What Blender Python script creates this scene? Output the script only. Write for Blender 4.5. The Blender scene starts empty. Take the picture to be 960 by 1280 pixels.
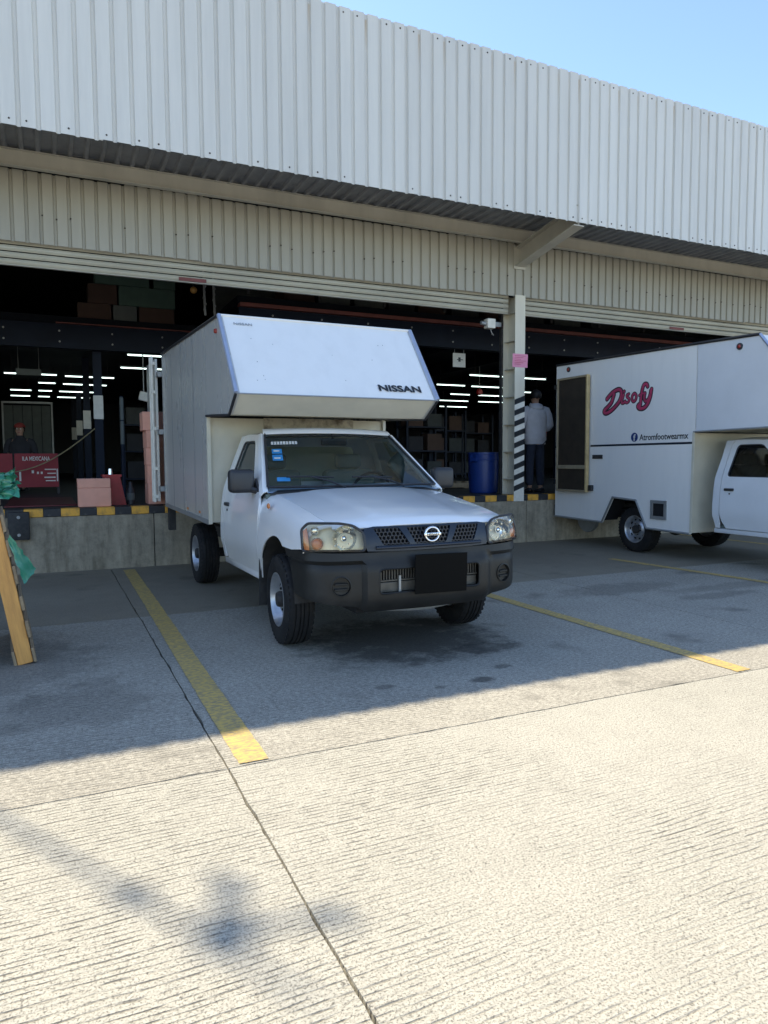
import bpy, bmesh, math, random
import numpy as np
from mathutils import Vector, Matrix, noise as mnoise
from mathutils.geometry import delaunay_2d_cdt

random.seed(7)
S = bpy.context.scene
COL = S.collection
R = math.radians
PI = math.pi

# ------------------------------------------------------------------ camera
YAW, PITCH, ROLL, CAMH = 0.43797, -0.07186, -0.0051, 1.335
fw = Vector((math.sin(YAW)*math.cos(PITCH), math.cos(YAW)*math.cos(PITCH), math.sin(PITCH)))
rt = Vector((math.cos(YAW), -math.sin(YAW), 0))
up = rt.cross(fw)
rt2 = rt*math.cos(ROLL) + up*math.sin(ROLL)
up2 = -rt*math.sin(ROLL) + up*math.cos(ROLL)
cd = bpy.data.cameras.new('camera')
cam = bpy.data.objects.new('camera', cd)
COL.objects.link(cam)
m3 = Matrix((rt2, up2, -fw)).transposed()
cam.matrix_world = Matrix.Translation((0, 0, CAMH)) @ m3.to_4x4()
cd.sensor_fit = 'HORIZONTAL'
cd.sensor_width = 36.0
cd.lens = 36.0*893.3/960.0
cd.clip_start = 0.05
cd.clip_end = 3000
S.camera = cam

# ------------------------------------------------------------------ light
SUN_EL = R(51)
SUN_TO = Vector((-0.485*math.cos(SUN_EL), 0.875*math.cos(SUN_EL), math.sin(SUN_EL))).normalized()
w = bpy.data.worlds.new('World')
S.world = w
w.use_nodes = True
nt = w.node_tree
sky = nt.nodes.new('ShaderNodeTexSky')
sky.sky_type = 'NISHITA'
sky.sun_disc = False
sky.sun_elevation = SUN_EL
sky.sun_rotation = math.atan2(SUN_TO.x, SUN_TO.y)
sky.altitude = 1800
sky.air_density = 1.0
sky.dust_density = 0.8
sky.ozone_density = 1.1
bg = nt.nodes['Background']
bg.inputs[1].default_value = 0.15
nt.links.new(sky.outputs[0], bg.inputs[0])
sd = bpy.data.lights.new('sun', 'SUN')
sd.energy = 3.6
sd.angle = R(0.53)
sd.color = (1.0, 0.905, 0.72)
so = bpy.data.objects.new('sun', sd)
COL.objects.link(so)
so.rotation_euler = SUN_TO.to_track_quat('Z', 'Y').to_euler()
so.location = (-6, 12, 30)

vs = S.view_settings
vs.view_transform = 'Standard'
vs.look = 'None'
vs.gamma = 1.0
vs.use_curve_mapping = False
vs.exposure = 1.25
S.cycles.use_denoising = True
S.cycles.max_bounces = 8
S.cycles.diffuse_bounces = 5
S.cycles.transparent_max_bounces = 12
S.cycles.sample_clamp_indirect = 6.0


# ------------------------------------------------------------------ materials
def nd(nt, t, **kw):
    n = nt.nodes.new(t)
    for k, v in kw.items():
        setattr(n, k, v)
    return n


def newmat(name):
    m = bpy.data.materials.new(name)
    m.use_nodes = True
    return m, m.node_tree, m.node_tree.nodes['Principled BSDF']


def mat(name, col, rough=0.6, metal=0.0, var=0.15, vs=6.0, bump=0.0, bs=60.0, spec=0.5, col2=None, coat=0.0,
        stretch=(1, 1, 1), detail=6, thr=(0.35, 0.7), rvar=0.0):
    m, t, b = newmat(name)
    L = t.links
    tc = nd(t, 'ShaderNodeTexCoord')
    mp = nd(t, 'ShaderNodeMapping')
    mp.inputs['Scale'].default_value = stretch
    L.new(tc.outputs['Object'], mp.inputs[0])
    n = nd(t, 'ShaderNodeTexNoise')
    n.inputs['Scale'].default_value = vs
    n.inputs['Detail'].default_value = detail
    n.inputs['Roughness'].default_value = 0.6
    L.new(mp.outputs[0], n.inputs['Vector'])
    rp = nd(t, 'ShaderNodeMapRange')
    rp.inputs[1].default_value = thr[0]
    rp.inputs[2].default_value = thr[1]
    L.new(n.outputs[0], rp.inputs[0])
    mx = nd(t, 'ShaderNodeMix', data_type='RGBA')
    c2 = col2 if col2 else tuple(c*(1-var) for c in col)
    mx.inputs['A'].default_value = (*col, 1)
    mx.inputs['B'].default_value = (*c2, 1)
    L.new(rp.outputs[0], mx.inputs['Factor'])
    L.new(mx.outputs['Result'], b.inputs['Base Color'])
    b.inputs['Roughness'].default_value = rough
    if rvar:
        rr = nd(t, 'ShaderNodeMapRange')
        rr.inputs[3].default_value = rough - rvar
        rr.inputs[4].default_value = rough + rvar
        L.new(n.outputs[0], rr.inputs[0])
        L.new(rr.outputs[0], b.inputs['Roughness'])
    b.inputs['Metallic'].default_value = metal
    b.inputs['Specular IOR Level'].default_value = spec
    if coat:
        b.inputs['Coat Weight'].default_value = coat
        b.inputs['Coat Roughness'].default_value = 0.08
    if bump:
        n2 = nd(t, 'ShaderNodeTexNoise')
        n2.inputs['Scale'].default_value = bs
        n2.inputs['Detail'].default_value = 4
        L.new(mp.outputs[0], n2.inputs['Vector'])
        bp = nd(t, 'ShaderNodeBump')
        bp.inputs['Strength'].default_value = bump
        bp.inputs['Distance'].default_value = 0.004
        L.new(n2.outputs[0], bp.inputs['Height'])
        L.new(bp.outputs[0], b.inputs['Normal'])
    return m


def glassmat(name, tint, refl=0.06, rough=0.02):
    m = bpy.data.materials.new(name)
    m.use_nodes = True
    t = m.node_tree
    t.nodes.remove(t.nodes['Principled BSDF'])
    out = t.nodes['Material Output']
    tr = nd(t, 'ShaderNodeBsdfTransparent')
    tr.inputs[0].default_value = (*tint, 1)
    gl = nd(t, 'ShaderNodeBsdfGlossy')
    gl.inputs['Roughness'].default_value = rough
    fr = nd(t, 'ShaderNodeFresnel')
    fr.inputs[0].default_value = 1.5
    mx = nd(t, 'ShaderNodeMixShader')
    t.links.new(fr.outputs[0], mx.inputs[0])
    t.links.new(tr.outputs[0], mx.inputs[1])
    t.links.new(gl.outputs[0], mx.inputs[2])
    t.links.new(mx.outputs[0], out.inputs[0])
    return m


def emitmat(name, col, s):
    m, t, b = newmat(name)
    b.inputs['Base Color'].default_value = (*col, 1)
    b.inputs['Emission Color'].default_value = (*col, 1)
    b.inputs['Emission Strength'].default_value = s
    return m


def concrete(name, col, col2, groove=0.0, gscale=40.0, grain=0.5, speck=0.5, stain=(0.6, 0.5), dirt=(0.10, 0.09, 0.075), rough=0.9, mott=0.5, oil_shade=False, mscale=85.0):
    """cast concrete: tined grooves run along x, aggregate specks, broad stains"""
    m, t, b = newmat(name)
    L = t.links
    g = nd(t, 'ShaderNodeNewGeometry')
    pos = g.outputs['Position']

    def noise(scale, detail=5, rough=0.6, stretch=None):
        n = nd(t, 'ShaderNodeTexNoise')
        n.inputs['Scale'].default_value = scale
        n.inputs['Detail'].default_value = detail
        n.inputs['Roughness'].default_value = rough
        if stretch:
            mp = nd(t, 'ShaderNodeMapping')
            mp.inputs['Scale'].default_value = stretch
            L.new(pos, mp.inputs[0])
            L.new(mp.outputs[0], n.inputs['Vector'])
        else:
            L.new(pos, n.inputs['Vector'])
        return n.outputs[0]

    def rng(x, a, bb, c=0.0, d=1.0):
        r = nd(t, 'ShaderNodeMapRange')
        for i, v in enumerate((a, bb, c, d)):
            r.inputs[i+1].default_value = v
        L.new(x, r.inputs[0])
        return r.outputs[0]

    def mth(op, a, bb):
        r = nd(t, 'ShaderNodeMath', operation=op)
        for i, v in enumerate((a, bb)):
            if isinstance(v, (int, float)):
                r.inputs[i].default_value = v
            else:
                L.new(v, r.inputs[i])
        return r.outputs[0]

    def mix(f, a, bb):
        r = nd(t, 'ShaderNodeMix', data_type='RGBA')
        if isinstance(f, (int, float)):
            r.inputs['Factor'].default_value = f
        else:
            L.new(f, r.inputs['Factor'])
        for k, v in (('A', a), ('B', bb)):
            if isinstance(v, tuple):
                r.inputs[k].default_value = (*v, 1)
            else:
                L.new(v, r.inputs[k])
        return r.outputs['Result']

    broad = noise(0.55, 4)
    mid = noise(5.0, 6, 0.65)
    fine = noise(135.0, 3, 0.75)
    c = mix(rng(broad, 0.35, 0.65), col, col2)
    c = mix(mth('MULTIPLY', rng(mid, 0.45, 0.75), 0.35), c, tuple(x*0.7 for x in col2))
    gr1 = noise(mscale, 4, 0.75, (0.7, 1.0, 1.0))
    c = mix(mth('MULTIPLY', rng(gr1, 0.50, 0.70), mott), c, tuple(x*0.45 for x in col2))
    c = mix(mth('MULTIPLY', rng(gr1, 0.50, 0.30), mott), c, tuple(min(0.62, x*1.35) for x in col))
    # dark aggregate and pits
    pits = mth('MULTIPLY', rng(fine, 0.50, 0.64), speck)
    c = mix(pits, c, dirt)
    fine2 = noise(62.0, 3, 0.6)
    c = mix(mth('MULTIPLY', rng(fine2, 0.62, 0.69), speck), c, dirt)
    # drip stains
    st = noise(1.7, 3, 0.5)
    c = mix(mth('MULTIPLY', rng(st, stain[0], stain[0]+0.10), stain[1]), c, tuple(x*0.45 for x in col2))
    if oil_shade:
        # oil and drip stains where trucks stand; the first also paints in a truck's contact shade: (x, y, radius x, radius y, strength)
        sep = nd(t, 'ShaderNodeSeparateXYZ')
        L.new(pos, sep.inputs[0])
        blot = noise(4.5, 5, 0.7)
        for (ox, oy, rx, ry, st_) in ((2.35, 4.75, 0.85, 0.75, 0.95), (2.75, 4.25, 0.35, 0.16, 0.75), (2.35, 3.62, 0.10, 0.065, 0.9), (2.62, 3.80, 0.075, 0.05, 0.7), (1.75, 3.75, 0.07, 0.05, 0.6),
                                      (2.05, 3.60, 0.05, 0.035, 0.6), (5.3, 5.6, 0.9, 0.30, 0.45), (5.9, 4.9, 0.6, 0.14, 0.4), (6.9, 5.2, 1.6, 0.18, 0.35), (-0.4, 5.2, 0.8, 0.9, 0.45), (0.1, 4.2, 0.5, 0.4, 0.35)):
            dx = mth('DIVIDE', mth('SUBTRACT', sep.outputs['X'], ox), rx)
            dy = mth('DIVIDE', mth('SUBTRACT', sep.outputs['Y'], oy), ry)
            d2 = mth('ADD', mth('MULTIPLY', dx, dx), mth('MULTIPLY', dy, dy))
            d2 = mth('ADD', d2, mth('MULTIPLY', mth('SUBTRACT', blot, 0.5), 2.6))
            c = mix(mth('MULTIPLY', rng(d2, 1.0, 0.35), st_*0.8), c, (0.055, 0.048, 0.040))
    h = mth('MULTIPLY', fine, grain)
    if groove:
        sp = nd(t, 'ShaderNodeSeparateXYZ')
        L.new(pos, sp.inputs[0])
        wob = noise(2.2, 3, 0.6, (0.5, 2.0, 1))
        yy = mth('ADD', sp.outputs['Y'], mth('MULTIPLY', wob, 0.07))
        ph = mth('SINE', mth('MULTIPLY', yy, 2*PI*gscale), 0)
        strk = noise(22.0, 4, 0.65, (0.55, 1.4, 1))
        gm = mth('MULTIPLY', rng(ph, 0.45, 0.95), rng(strk, 0.40, 0.58))
        patch = noise(0.9, 3, 0.6)
        edge_ = mth('ADD', patch, rng(sp.outputs['X'], 0.3, 2.6, 0.14, -0.10))
        gm = mth('MULTIPLY', gm, rng(edge_, 0.36, 0.62))
        c = mix(mth('MULTIPLY', gm, groove), c, dirt)
        h = mth('SUBTRACT', h, mth('MULTIPLY', gm, 1.2))
    L.new(c, b.inputs['Base Color'])
    b.inputs['Roughness'].default_value = rough
    b.inputs['Specular IOR Level'].default_value = 0.3
    bp = nd(t, 'ShaderNodeBump')
    bp.inputs['Strength'].default_value = 0.8
    bp.inputs['Distance'].default_value = 0.004
    L.new(h, bp.inputs['Height'])
    L.new(bp.outputs[0], b.inputs['Normal'])
    return m


MT = {}
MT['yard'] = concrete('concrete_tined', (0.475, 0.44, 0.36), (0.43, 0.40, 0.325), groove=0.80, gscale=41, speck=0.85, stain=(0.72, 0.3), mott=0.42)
MT['bay'] = concrete('concrete_worn', (0.43, 0.395, 0.32), (0.35, 0.32, 0.26), groove=0.45, gscale=40, speck=0.75, stain=(0.62, 0.65), mott=0.8, oil_shade=True, mscale=52.0)
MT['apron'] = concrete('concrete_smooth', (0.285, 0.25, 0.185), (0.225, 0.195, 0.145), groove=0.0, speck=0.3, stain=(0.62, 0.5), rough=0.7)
MT['soil'] = mat('joint_fill', (0.03, 0.027, 0.022), 0.95, var=0.5, vs=40)


def dockmat():
    m, t, b = newmat('dock_concrete')
    L = t.links
    g = nd(t, 'ShaderNodeNewGeometry')
    mp = nd(t, 'ShaderNodeMapping')
    mp.inputs['Scale'].default_value = (6, 6, 0.9)
    L.new(g.outputs['Position'], mp.inputs[0])
    n = nd(t, 'ShaderNodeTexNoise')
    n.inputs['Scale'].default_value = 1.2
    n.inputs['Detail'].default_value = 8
    n.inputs['Roughness'].default_value = 0.7
    L.new(mp.outputs[0], n.inputs['Vector'])
    cr = nd(t, 'ShaderNodeValToRGB')
    cr.color_ramp.elements[0].position = 0.32
    cr.color_ramp.elements[0].color = (0.20, 0.17, 0.12, 1)
    cr.color_ramp.elements[1].position = 0.68
    cr.color_ramp.elements[1].color = (0.42, 0.365, 0.27, 1)
    e = cr.color_ramp.elements.new(0.5)
    e.color = (0.33, 0.285, 0.21, 1)
    L.new(n.outputs[0], cr.inputs[0])
    n2 = nd(t, 'ShaderNodeTexNoise')
    n2.inputs['Scale'].default_value = 9
    n2.inputs['Detail'].default_value = 10
    n2.inputs['Roughness'].default_value = 0.75
    L.new(g.outputs['Position'], n2.inputs['Vector'])
    mr = nd(t, 'ShaderNodeMapRange')
    mr.inputs[1].default_value = 0.44
    mr.inputs[2].default_value = 0.72
    mr.inputs[4].default_value = 0.6
    L.new(n2.outputs[0], mr.inputs[0])
    mx = nd(t, 'ShaderNodeMix', data_type='RGBA')
    mx.inputs['B'].default_value = (0.09, 0.08, 0.06, 1)
    L.new(mr.outputs[0], mx.inputs['Factor'])
    L.new(cr.outputs[0], mx.inputs['A'])
    L.new(mx.outputs['Result'], b.inputs['Base Color'])
    b.inputs['Roughness'].default_value = 0.92
    bp = nd(t, 'ShaderNodeBump')
    bp.inputs['Strength'].default_value = 0.7
    bp.inputs['Distance'].default_value = 0.01
    L.new(n2.outputs[0], bp.inputs['Height'])
    L.new(bp.outputs[0], b.inputs['Normal'])
    return m


def cladmat(name, col, rust, top, bottom, pitch):
    """painted steel sheet; rust runs below the screw heads along the top edge"""
    m, t, b = newmat(name)
    L = t.links
    g = nd(t, 'ShaderNodeNewGeometry')
    sp = nd(t, 'ShaderNodeSeparateXYZ')
    L.new(g.outputs['Position'], sp.inputs[0])

    def mth(op, a, bb=0):
        r = nd(t, 'ShaderNodeMath', operation=op)
        for i, v in enumerate((a, bb)):
            if isinstance(v, (int, float)):
                r.inputs[i].default_value = v
            else:
                L.new(v, r.inputs[i])
        return r.outputs[0]

    def rng(x, a, bb, c=0.0, d=1.0):
        r = nd(t, 'ShaderNodeMapRange')
        for i, v in enumerate((a, bb, c, d)):
            r.inputs[i+1].default_value = v
        L.new(x, r.inputs[0])
        return r.outputs[0]
    mp = nd(t, 'ShaderNodeMapping')
    mp.inputs['Scale'].default_value = (5, 5, 0.35)
    L.new(g.outputs['Position'], mp.inputs[0])
    n = nd(t, 'ShaderNodeTexNoise')
    n.inputs['Scale'].default_value = 1.5
    n.inputs['Detail'].default_value = 7
    n.inputs['Roughness'].default_value = 0.65
    L.new(mp.outputs[0], n.inputs['Vector'])
    mx = nd(t, 'ShaderNodeMix', data_type='RGBA')
    mx.inputs['A'].default_value = (*col, 1)
    mx.inputs['B'].default_value = (*[c*0.90 for c in col], 1)
    L.new(rng(n.outputs[0], 0.4, 0.72), mx.inputs['Factor'])
    oi = nd(t, 'ShaderNodeObjectInfo')
    tone = nd(t, 'ShaderNodeMix', data_type='RGBA', blend_type='MULTIPLY')
    tone.inputs['Factor'].default_value = 1.0
    L.new(mx.outputs['Result'], tone.inputs['A'])
    cmb = nd(t, 'ShaderNodeCombineColor')
    tv = rng(oi.outputs['Random'], 0, 1, 0.93, 1.03)
    for q_ in range(3):
        L.new(tv, cmb.inputs[q_])
    L.new(cmb.outputs[0], tone.inputs['B'])
    c = tone.outputs['Result']
    if rust:
        fx = mth('ABSOLUTE', mth('SUBTRACT', mth('FRACT', mth('DIVIDE', mth('ADD', sp.outputs['X'], 100.0+0.5*pitch), pitch)), 0.5))
        streak = rng(fx, 0.0, 0.055, 1.0, 0.0)
        vert = mth('MULTIPLY', rng(sp.outputs['Z'], top-0.42, top-0.06), rng(sp.outputs['Z'], top-0.075, top-0.055, 1, 0))
        mp2 = nd(t, 'ShaderNodeMapping')
        mp2.inputs['Scale'].default_value = (2.4, 0.0, 0.2)
        L.new(g.outputs['Position'], mp2.inputs[0])
        n2 = nd(t, 'ShaderNodeTexNoise')
        n2.inputs['Scale'].default_value = 1.0
        L.new(mp2.outputs[0], n2.inputs['Vector'])
        f = mth('MULTIPLY', mth('MULTIPLY', streak, vert), rng(n2.outputs[0], 0.42, 0.65))
        mx2 = nd(t, 'ShaderNodeMix', data_type='RGBA')
        L.new(mth('MULTIPLY', f, rust), mx2.inputs['Factor'])
        L.new(c, mx2.inputs['A'])
        mx2.inputs['B'].default_value = (0.42, 0.26, 0.09, 1)
        c = mx2.outputs['Result']
    L.new(c, b.inputs['Base Color'])
    b.inputs['Roughness'].default_value = 0.42
    b.inputs['Specular IOR Level'].default_value = 0.35
    n3 = nd(t, 'ShaderNodeTexNoise')
    n3.inputs['Scale'].default_value = 2.2
    n3.inputs['Detail'].default_value = 2
    L.new(g.outputs['Position'], n3.inputs['Vector'])
    bp = nd(t, 'ShaderNodeBump')
    bp.inputs['Strength'].default_value = 0.45
    bp.inputs['Distance'].default_value = 0.03
    L.new(n3.outputs[0], bp.inputs['Height'])
    L.new(bp.outputs[0], b.inputs['Normal'])
    return m


PAR_Y, PAR_B, PAR_T = 8.10, 4.635, 6.62
MT['dock'] = dockmat()
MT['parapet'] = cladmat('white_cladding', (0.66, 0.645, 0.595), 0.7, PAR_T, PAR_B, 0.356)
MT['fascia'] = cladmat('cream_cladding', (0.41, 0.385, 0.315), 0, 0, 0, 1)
MT['soffit'] = mat('galvanised_soffit', (0.30, 0.31, 0.33), 0.5, 0.3, var=0.3, vs=3)
MT['steel_cream'] = mat('cream_steel', (0.52, 0.49, 0.41), 0.5, var=0.2, vs=3, stretch=(1, 1, 0.3))
MT['column'] = mat('column_cream', (0.74, 0.68, 0.54), 0.5, var=0.15, vs=3, stretch=(1, 1, 0.3))
MT['shutter'] = mat('cream_shutter', (0.50, 0.465, 0.365), 0.45, var=0.2, vs=4, stretch=(0.3, 1, 1))
MT['rustdark'] = mat('screw', (0.05, 0.04, 0.03), 0.7, var=0.3)
MT['yellow'] = mat('dock_yellow', (0.80, 0.40, 0.05), 0.6, var=0.4, vs=18, col2=(0.36, 0.20, 0.06), thr=(0.45, 0.75), bump=0.3)
MT['black'] = mat('dock_black', (0.025, 0.025, 0.027), 0.6, var=0.3, vs=18, col2=(0.10, 0.09, 0.08), thr=(0.55, 0.75))
MT['white'] = mat('white_stripe', (0.84, 0.80, 0.70), 0.5, var=0.2, vs=10)
MT['navy'] = mat('navy_steel', (0.008, 0.014, 0.030), 0.5, var=0.3, vs=3, spec=0.15)
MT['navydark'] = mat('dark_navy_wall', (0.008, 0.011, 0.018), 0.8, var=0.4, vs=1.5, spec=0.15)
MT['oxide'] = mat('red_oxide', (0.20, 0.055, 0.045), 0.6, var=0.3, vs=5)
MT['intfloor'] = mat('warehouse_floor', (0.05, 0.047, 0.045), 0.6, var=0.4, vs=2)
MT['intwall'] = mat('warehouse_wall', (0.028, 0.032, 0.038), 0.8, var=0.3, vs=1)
MT['rubber'] = mat('rubber', (0.022, 0.022, 0.023), 0.75, var=0.3, vs=20, bump=0.2, col2=(0.045, 0.043, 0.04))
MT['tyre'] = mat('tyre_rubber', (0.012, 0.012, 0.013), 0.75, var=0.3, vs=14, col2=(0.034, 0.031, 0.028), thr=(0.45, 0.8), spec=0.3)
MT['paint'] = mat('white_paint', (0.87, 0.86, 0.84), 0.30, var=0.05, vs=2.5, coat=1.0, rvar=0.05)
MT['paint2'] = mat('white_paint_grey', (0.70, 0.72, 0.74), 0.30, var=0.07, vs=2.5, coat=0.5, rvar=0.05)
MT['boxwhite'] = mat('box_white_panel', (0.82, 0.81, 0.78), 0.38, var=0.06, vs=2.4, stretch=(3, 3, 0.5), thr=(0.45, 0.8), coat=0.2, rvar=0.10)
MT['boxside'] = mat('box_side_aluminium', (0.60, 0.59, 0.55), 0.28, 0.25, var=0.16, vs=1.2, stretch=(1, 1.6, 0.35), rvar=0.14, thr=(0.3, 0.75))
MT['boxcream'] = mat('box_cream_panel', (0.66, 0.62, 0.50), 0.5, var=0.15, vs=3)
MT['boxgrime'] = mat('box_cream_grimy', (0.62, 0.57, 0.45), 0.6, col2=(0.17, 0.13, 0.09), vs=6, thr=(0.46, 0.66))
MT['alutrim'] = mat('aluminium_trim', (0.42, 0.47, 0.58), 0.35, 0.5, var=0.2, vs=6)
MT['steelgrey'] = mat('grey_steel', (0.34, 0.35, 0.35), 0.45, 0.4, var=0.2, vs=8)
MT['blacktrim'] = mat('black_edge', (0.03, 0.03, 0.033), 0.45, var=0.2)
MT['bumper'] = mat('bumper_plastic', (0.014, 0.0138, 0.013), 0.45, var=0.25, vs=3, bump=0.12, bs=220, spec=0.35, rvar=0.06, col2=(0.024, 0.0235, 0.022), thr=(0.5, 0.7))
MT['grille'] = mat('grille_plastic', (0.012, 0.019, 0.034), 0.38, var=0.2, vs=4)
MT['pit'] = mat('dark_void', (0.008, 0.008, 0.009), 0.9, var=0.2)
MT['chassis'] = mat('chassis_black', (0.020, 0.020, 0.021), 0.7, var=0.4, vs=10, col2=(0.05, 0.045, 0.04))
MT['interior'] = mat('cab_interior', (0.15, 0.185, 0.165), 0.8, var=0.25, vs=8)
MT['dash'] = mat('dashboard', (0.36, 0.46, 0.56), 0.65, var=0.25, vs=5)  # pale blue puts the windscreen's sky reflection into the dashboard colour
MT['chrome'] = mat('chrome', (0.85, 0.86, 0.88), 0.13, 1.0, var=0.05)
MT['reflector'] = mat('lamp_reflector', (0.93, 0.90, 0.80), 0.16, 0.85, var=0.25, vs=14)
MT['lampback'] = mat('lamp_housing', (0.80, 0.73, 0.54), 0.35, 0.1, var=0.3, vs=9)
MT['amber'] = mat('amber_lens', (0.75, 0.25, 0.07), 0.25, var=0.2, coat=0.5)
MT['redlens'] = mat('red_lens', (0.35, 0.03, 0.02), 0.25, var=0.2, coat=0.6)
MT['rim'] = mat('wheel_silver', (0.52, 0.53, 0.55), 0.35, 0.7, var=0.35, vs=9)
MT['glass'] = glassmat('windscreen_glass', (0.90, 0.98, 0.93))
MT['tint'] = glassmat('tinted_glass', (0.16, 0.17, 0.18))
MT['lens'] = glassmat('lamp_lens_yellowed', (0.99, 0.97, 0.90))
MT['lensclear'] = glassmat('lamp_lens_clear', (0.98, 0.98, 0.97))
MT['ink'] = mat('black_ink', (0.015, 0.018, 0.022), 0.4, var=0.1)
MT['plate'] = mat('black_plate', (0.002, 0.002, 0.002), 0.6, var=0.1, spec=0.1)
MT['pink'] = mat('logo_pink', (0.50, 0.055, 0.13), 0.4, var=0.25, vs=12)
MT['fbblue'] = mat('logo_blue', (0.015, 0.04, 0.17), 0.4, var=0.1)
MT['paperwhite'] = mat('white_paper', (0.70, 0.69, 0.64), 0.8, var=0.15, vs=10)
MT['paperpink'] = mat('pink_paper', (0.78, 0.30, 0.42), 0.8, var=0.12, vs=10)
MT['brass_lit'] = mat('brass_frame_lit', (0.62, 0.47, 0.24), 0.35, 0.3, var=0.3, vs=7)  # bar on the lit side of the door frame, light put into its colour
MT['tanframe'] = mat('tan_frame', (0.34, 0.28, 0.18), 0.5, var=0.3, vs=7)
MT['doordark'] = mat('door_dark_panel', (0.042, 0.031, 0.021), 0.6, var=0.4, vs=6)
MT['cartonpink'] = mat('salmon_carton', (0.82, 0.40, 0.29), 0.8, var=0.14, vs=5)
MT['tape'] = mat('clear_tape', (0.72, 0.44, 0.34), 0.4, var=0.1)
MT['cartongreen'] = mat('green_carton', (0.075, 0.13, 0.105), 0.8, var=0.2, vs=5)
MT['cartonbrown'] = mat('brown_carton', (0.075, 0.043, 0.032), 0.85, var=0.2, vs=5)
MT['cartongrey'] = mat('grey_carton', (0.12, 0.135, 0.13), 0.85, var=0.2, vs=5)
MT['dirtymetal'] = mat('dirty_metal', (0.13, 0.12, 0.10), 0.6, 0.3, var=0.4, vs=12)
MT['goodsdark'] = mat('dark_goods', (0.05, 0.055, 0.055), 0.85, var=0.2, vs=5)
MT['bluedrum'] = mat('blue_plastic', (0.010, 0.040, 0.20), 0.4, var=0.2, vs=4)
MT['wood'] = mat('pallet_wood', (0.74, 0.37, 0.10), 0.75, col2=(0.50, 0.235, 0.07), vs=4, stretch=(6, 6, 0.8), bump=0.4, bs=30)
MT['woodgrey'] = mat('weathered_wood', (0.34, 0.25, 0.15), 0.85, col2=(0.20, 0.145, 0.09), vs=4, stretch=(4, 1, 4), bump=0.4, bs=30)
MT['greenwrap'] = mat('green_plastic_film', (0.035, 0.24, 0.14), 0.3, var=0.35, vs=9, coat=0.4)
MT['redpaint'] = mat('red_paint', (0.40, 0.022, 0.025), 0.45, var=0.25, vs=6)
MT['redbanner'] = mat('red_banner', (0.26, 0.012, 0.02), 0.6, var=0.2, vs=4)
MT['maroon'] = mat('maroon_plate', (0.14, 0.018, 0.022), 0.5, var=0.3, vs=4)
MT['tubelight'] = emitmat('tube_glow', (0.80, 1.0, 0.95), 1.4)
MT['hoodie'] = mat('grey_fleece', (0.56, 0.56, 0.60), 0.95, var=0.15, vs=8, bump=0.3)
MT['jeans'] = mat('dark_jeans', (0.025, 0.032, 0.055), 0.9, var=0.3, vs=20)
MT['skin'] = mat('skin', (0.38, 0.22, 0.15), 0.55, var=0.08)
MT['hair'] = mat('black_hair', (0.012, 0.010, 0.009), 0.6, var=0.3)
MT['darkcloth'] = mat('dark_cloth', (0.03, 0.03, 0.035), 0.9, var=0.3)
MT['redcap'] = mat('red_cap', (0.30, 0.04, 0.03), 0.8, var=0.2)
MT['rope'] = mat('rope', (0.30, 0.25, 0.14), 0.9, var=0.3, vs=30)
MT['sticker'] = mat('sticker_blue', (0.03, 0.25, 0.55), 0.5, var=0.2)
MT['amberlamp'] = mat('amber_lamp', (0.5, 0.26, 0.06), 0.4, var=0.3)


# yellow floor paint, worn through to the concrete
def linemat():
    m, t, b = newmat('yellow_floor_paint')
    L = t.links
    g = nd(t, 'ShaderNodeNewGeometry')
    n = nd(t, 'ShaderNodeTexNoise')
    n.inputs['Scale'].default_value = 55
    n.inputs['Detail'].default_value = 5
    n.inputs['Roughness'].default_value = 0.7
    mp = nd(t, 'ShaderNodeMapping')
    mp.inputs['Scale'].default_value = (0.5, 1.0, 1)
    L.new(g.outputs['Position'], mp.inputs[0])
    L.new(mp.outputs[0], n.inputs['Vector'])
    mr = nd(t, 'ShaderNodeMapRange')
    mr.inputs[1].default_value = 0.42
    mr.inputs[2].default_value = 0.60
    mr.inputs[4].default_value = 0.95
    L.new(n.outputs[0], mr.inputs[0])
    n2 = nd(t, 'ShaderNodeTexNoise')
    n2.inputs['Scale'].default_value = 2.0
    L.new(g.outputs['Position'], n2.inputs['Vector'])
    mx0 = nd(t, 'ShaderNodeMix', data_type='RGBA')
    mx0.inputs['A'].default_value = (0.66, 0.45, 0.12, 1)
    mx0.inputs['B'].default_value = (0.50, 0.34, 0.09, 1)
    L.new(n2.outputs[0], mx0.inputs['Factor'])
    mx = nd(t, 'ShaderNodeMix', data_type='RGBA')
    L.new(mr.outputs[0], mx.inputs['Factor'])
    L.new(mx0.outputs['Result'], mx.inputs['A'])
    mx.inputs['B'].default_value = (0.30, 0.235, 0.13, 1)
    L.new(mx.outputs['Result'], b.inputs['Base Color'])
    b.inputs['Roughness'].default_value = 0.75
    return m


MT['line'] = linemat()


# ------------------------------------------------------------------ object helpers
def tag(o, label=None, cat=None, group=None, kind=None):
    if label:
        o['label'] = label
    if cat:
        o['category'] = cat
    if group:
        o['group'] = group
    if kind:
        o['kind'] = kind
    return o


def empty(name, loc=(0, 0, 0), rz=0.0, parent=None):
    o = bpy.data.objects.new(name, None)
    COL.objects.link(o)
    o.location = loc
    o.rotation_euler = (0, 0, rz)
    o.empty_display_size = 0.2
    if parent:
        o.parent = parent
    return o


def thing(name, label, cat, loc=(0, 0, 0), rz=0.0, group=None):
    return tag(empty(name, loc, rz), label, cat, group)


def link(name, me, parent=None, loc=None, rot=None):
    o = bpy.data.objects.new(name, me)
    COL.objects.link(o)
    if parent:
        o.parent = parent
    if loc is not None:
        o.location = loc
    if rot is not None:
        o.rotation_euler = rot
    return o


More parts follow.
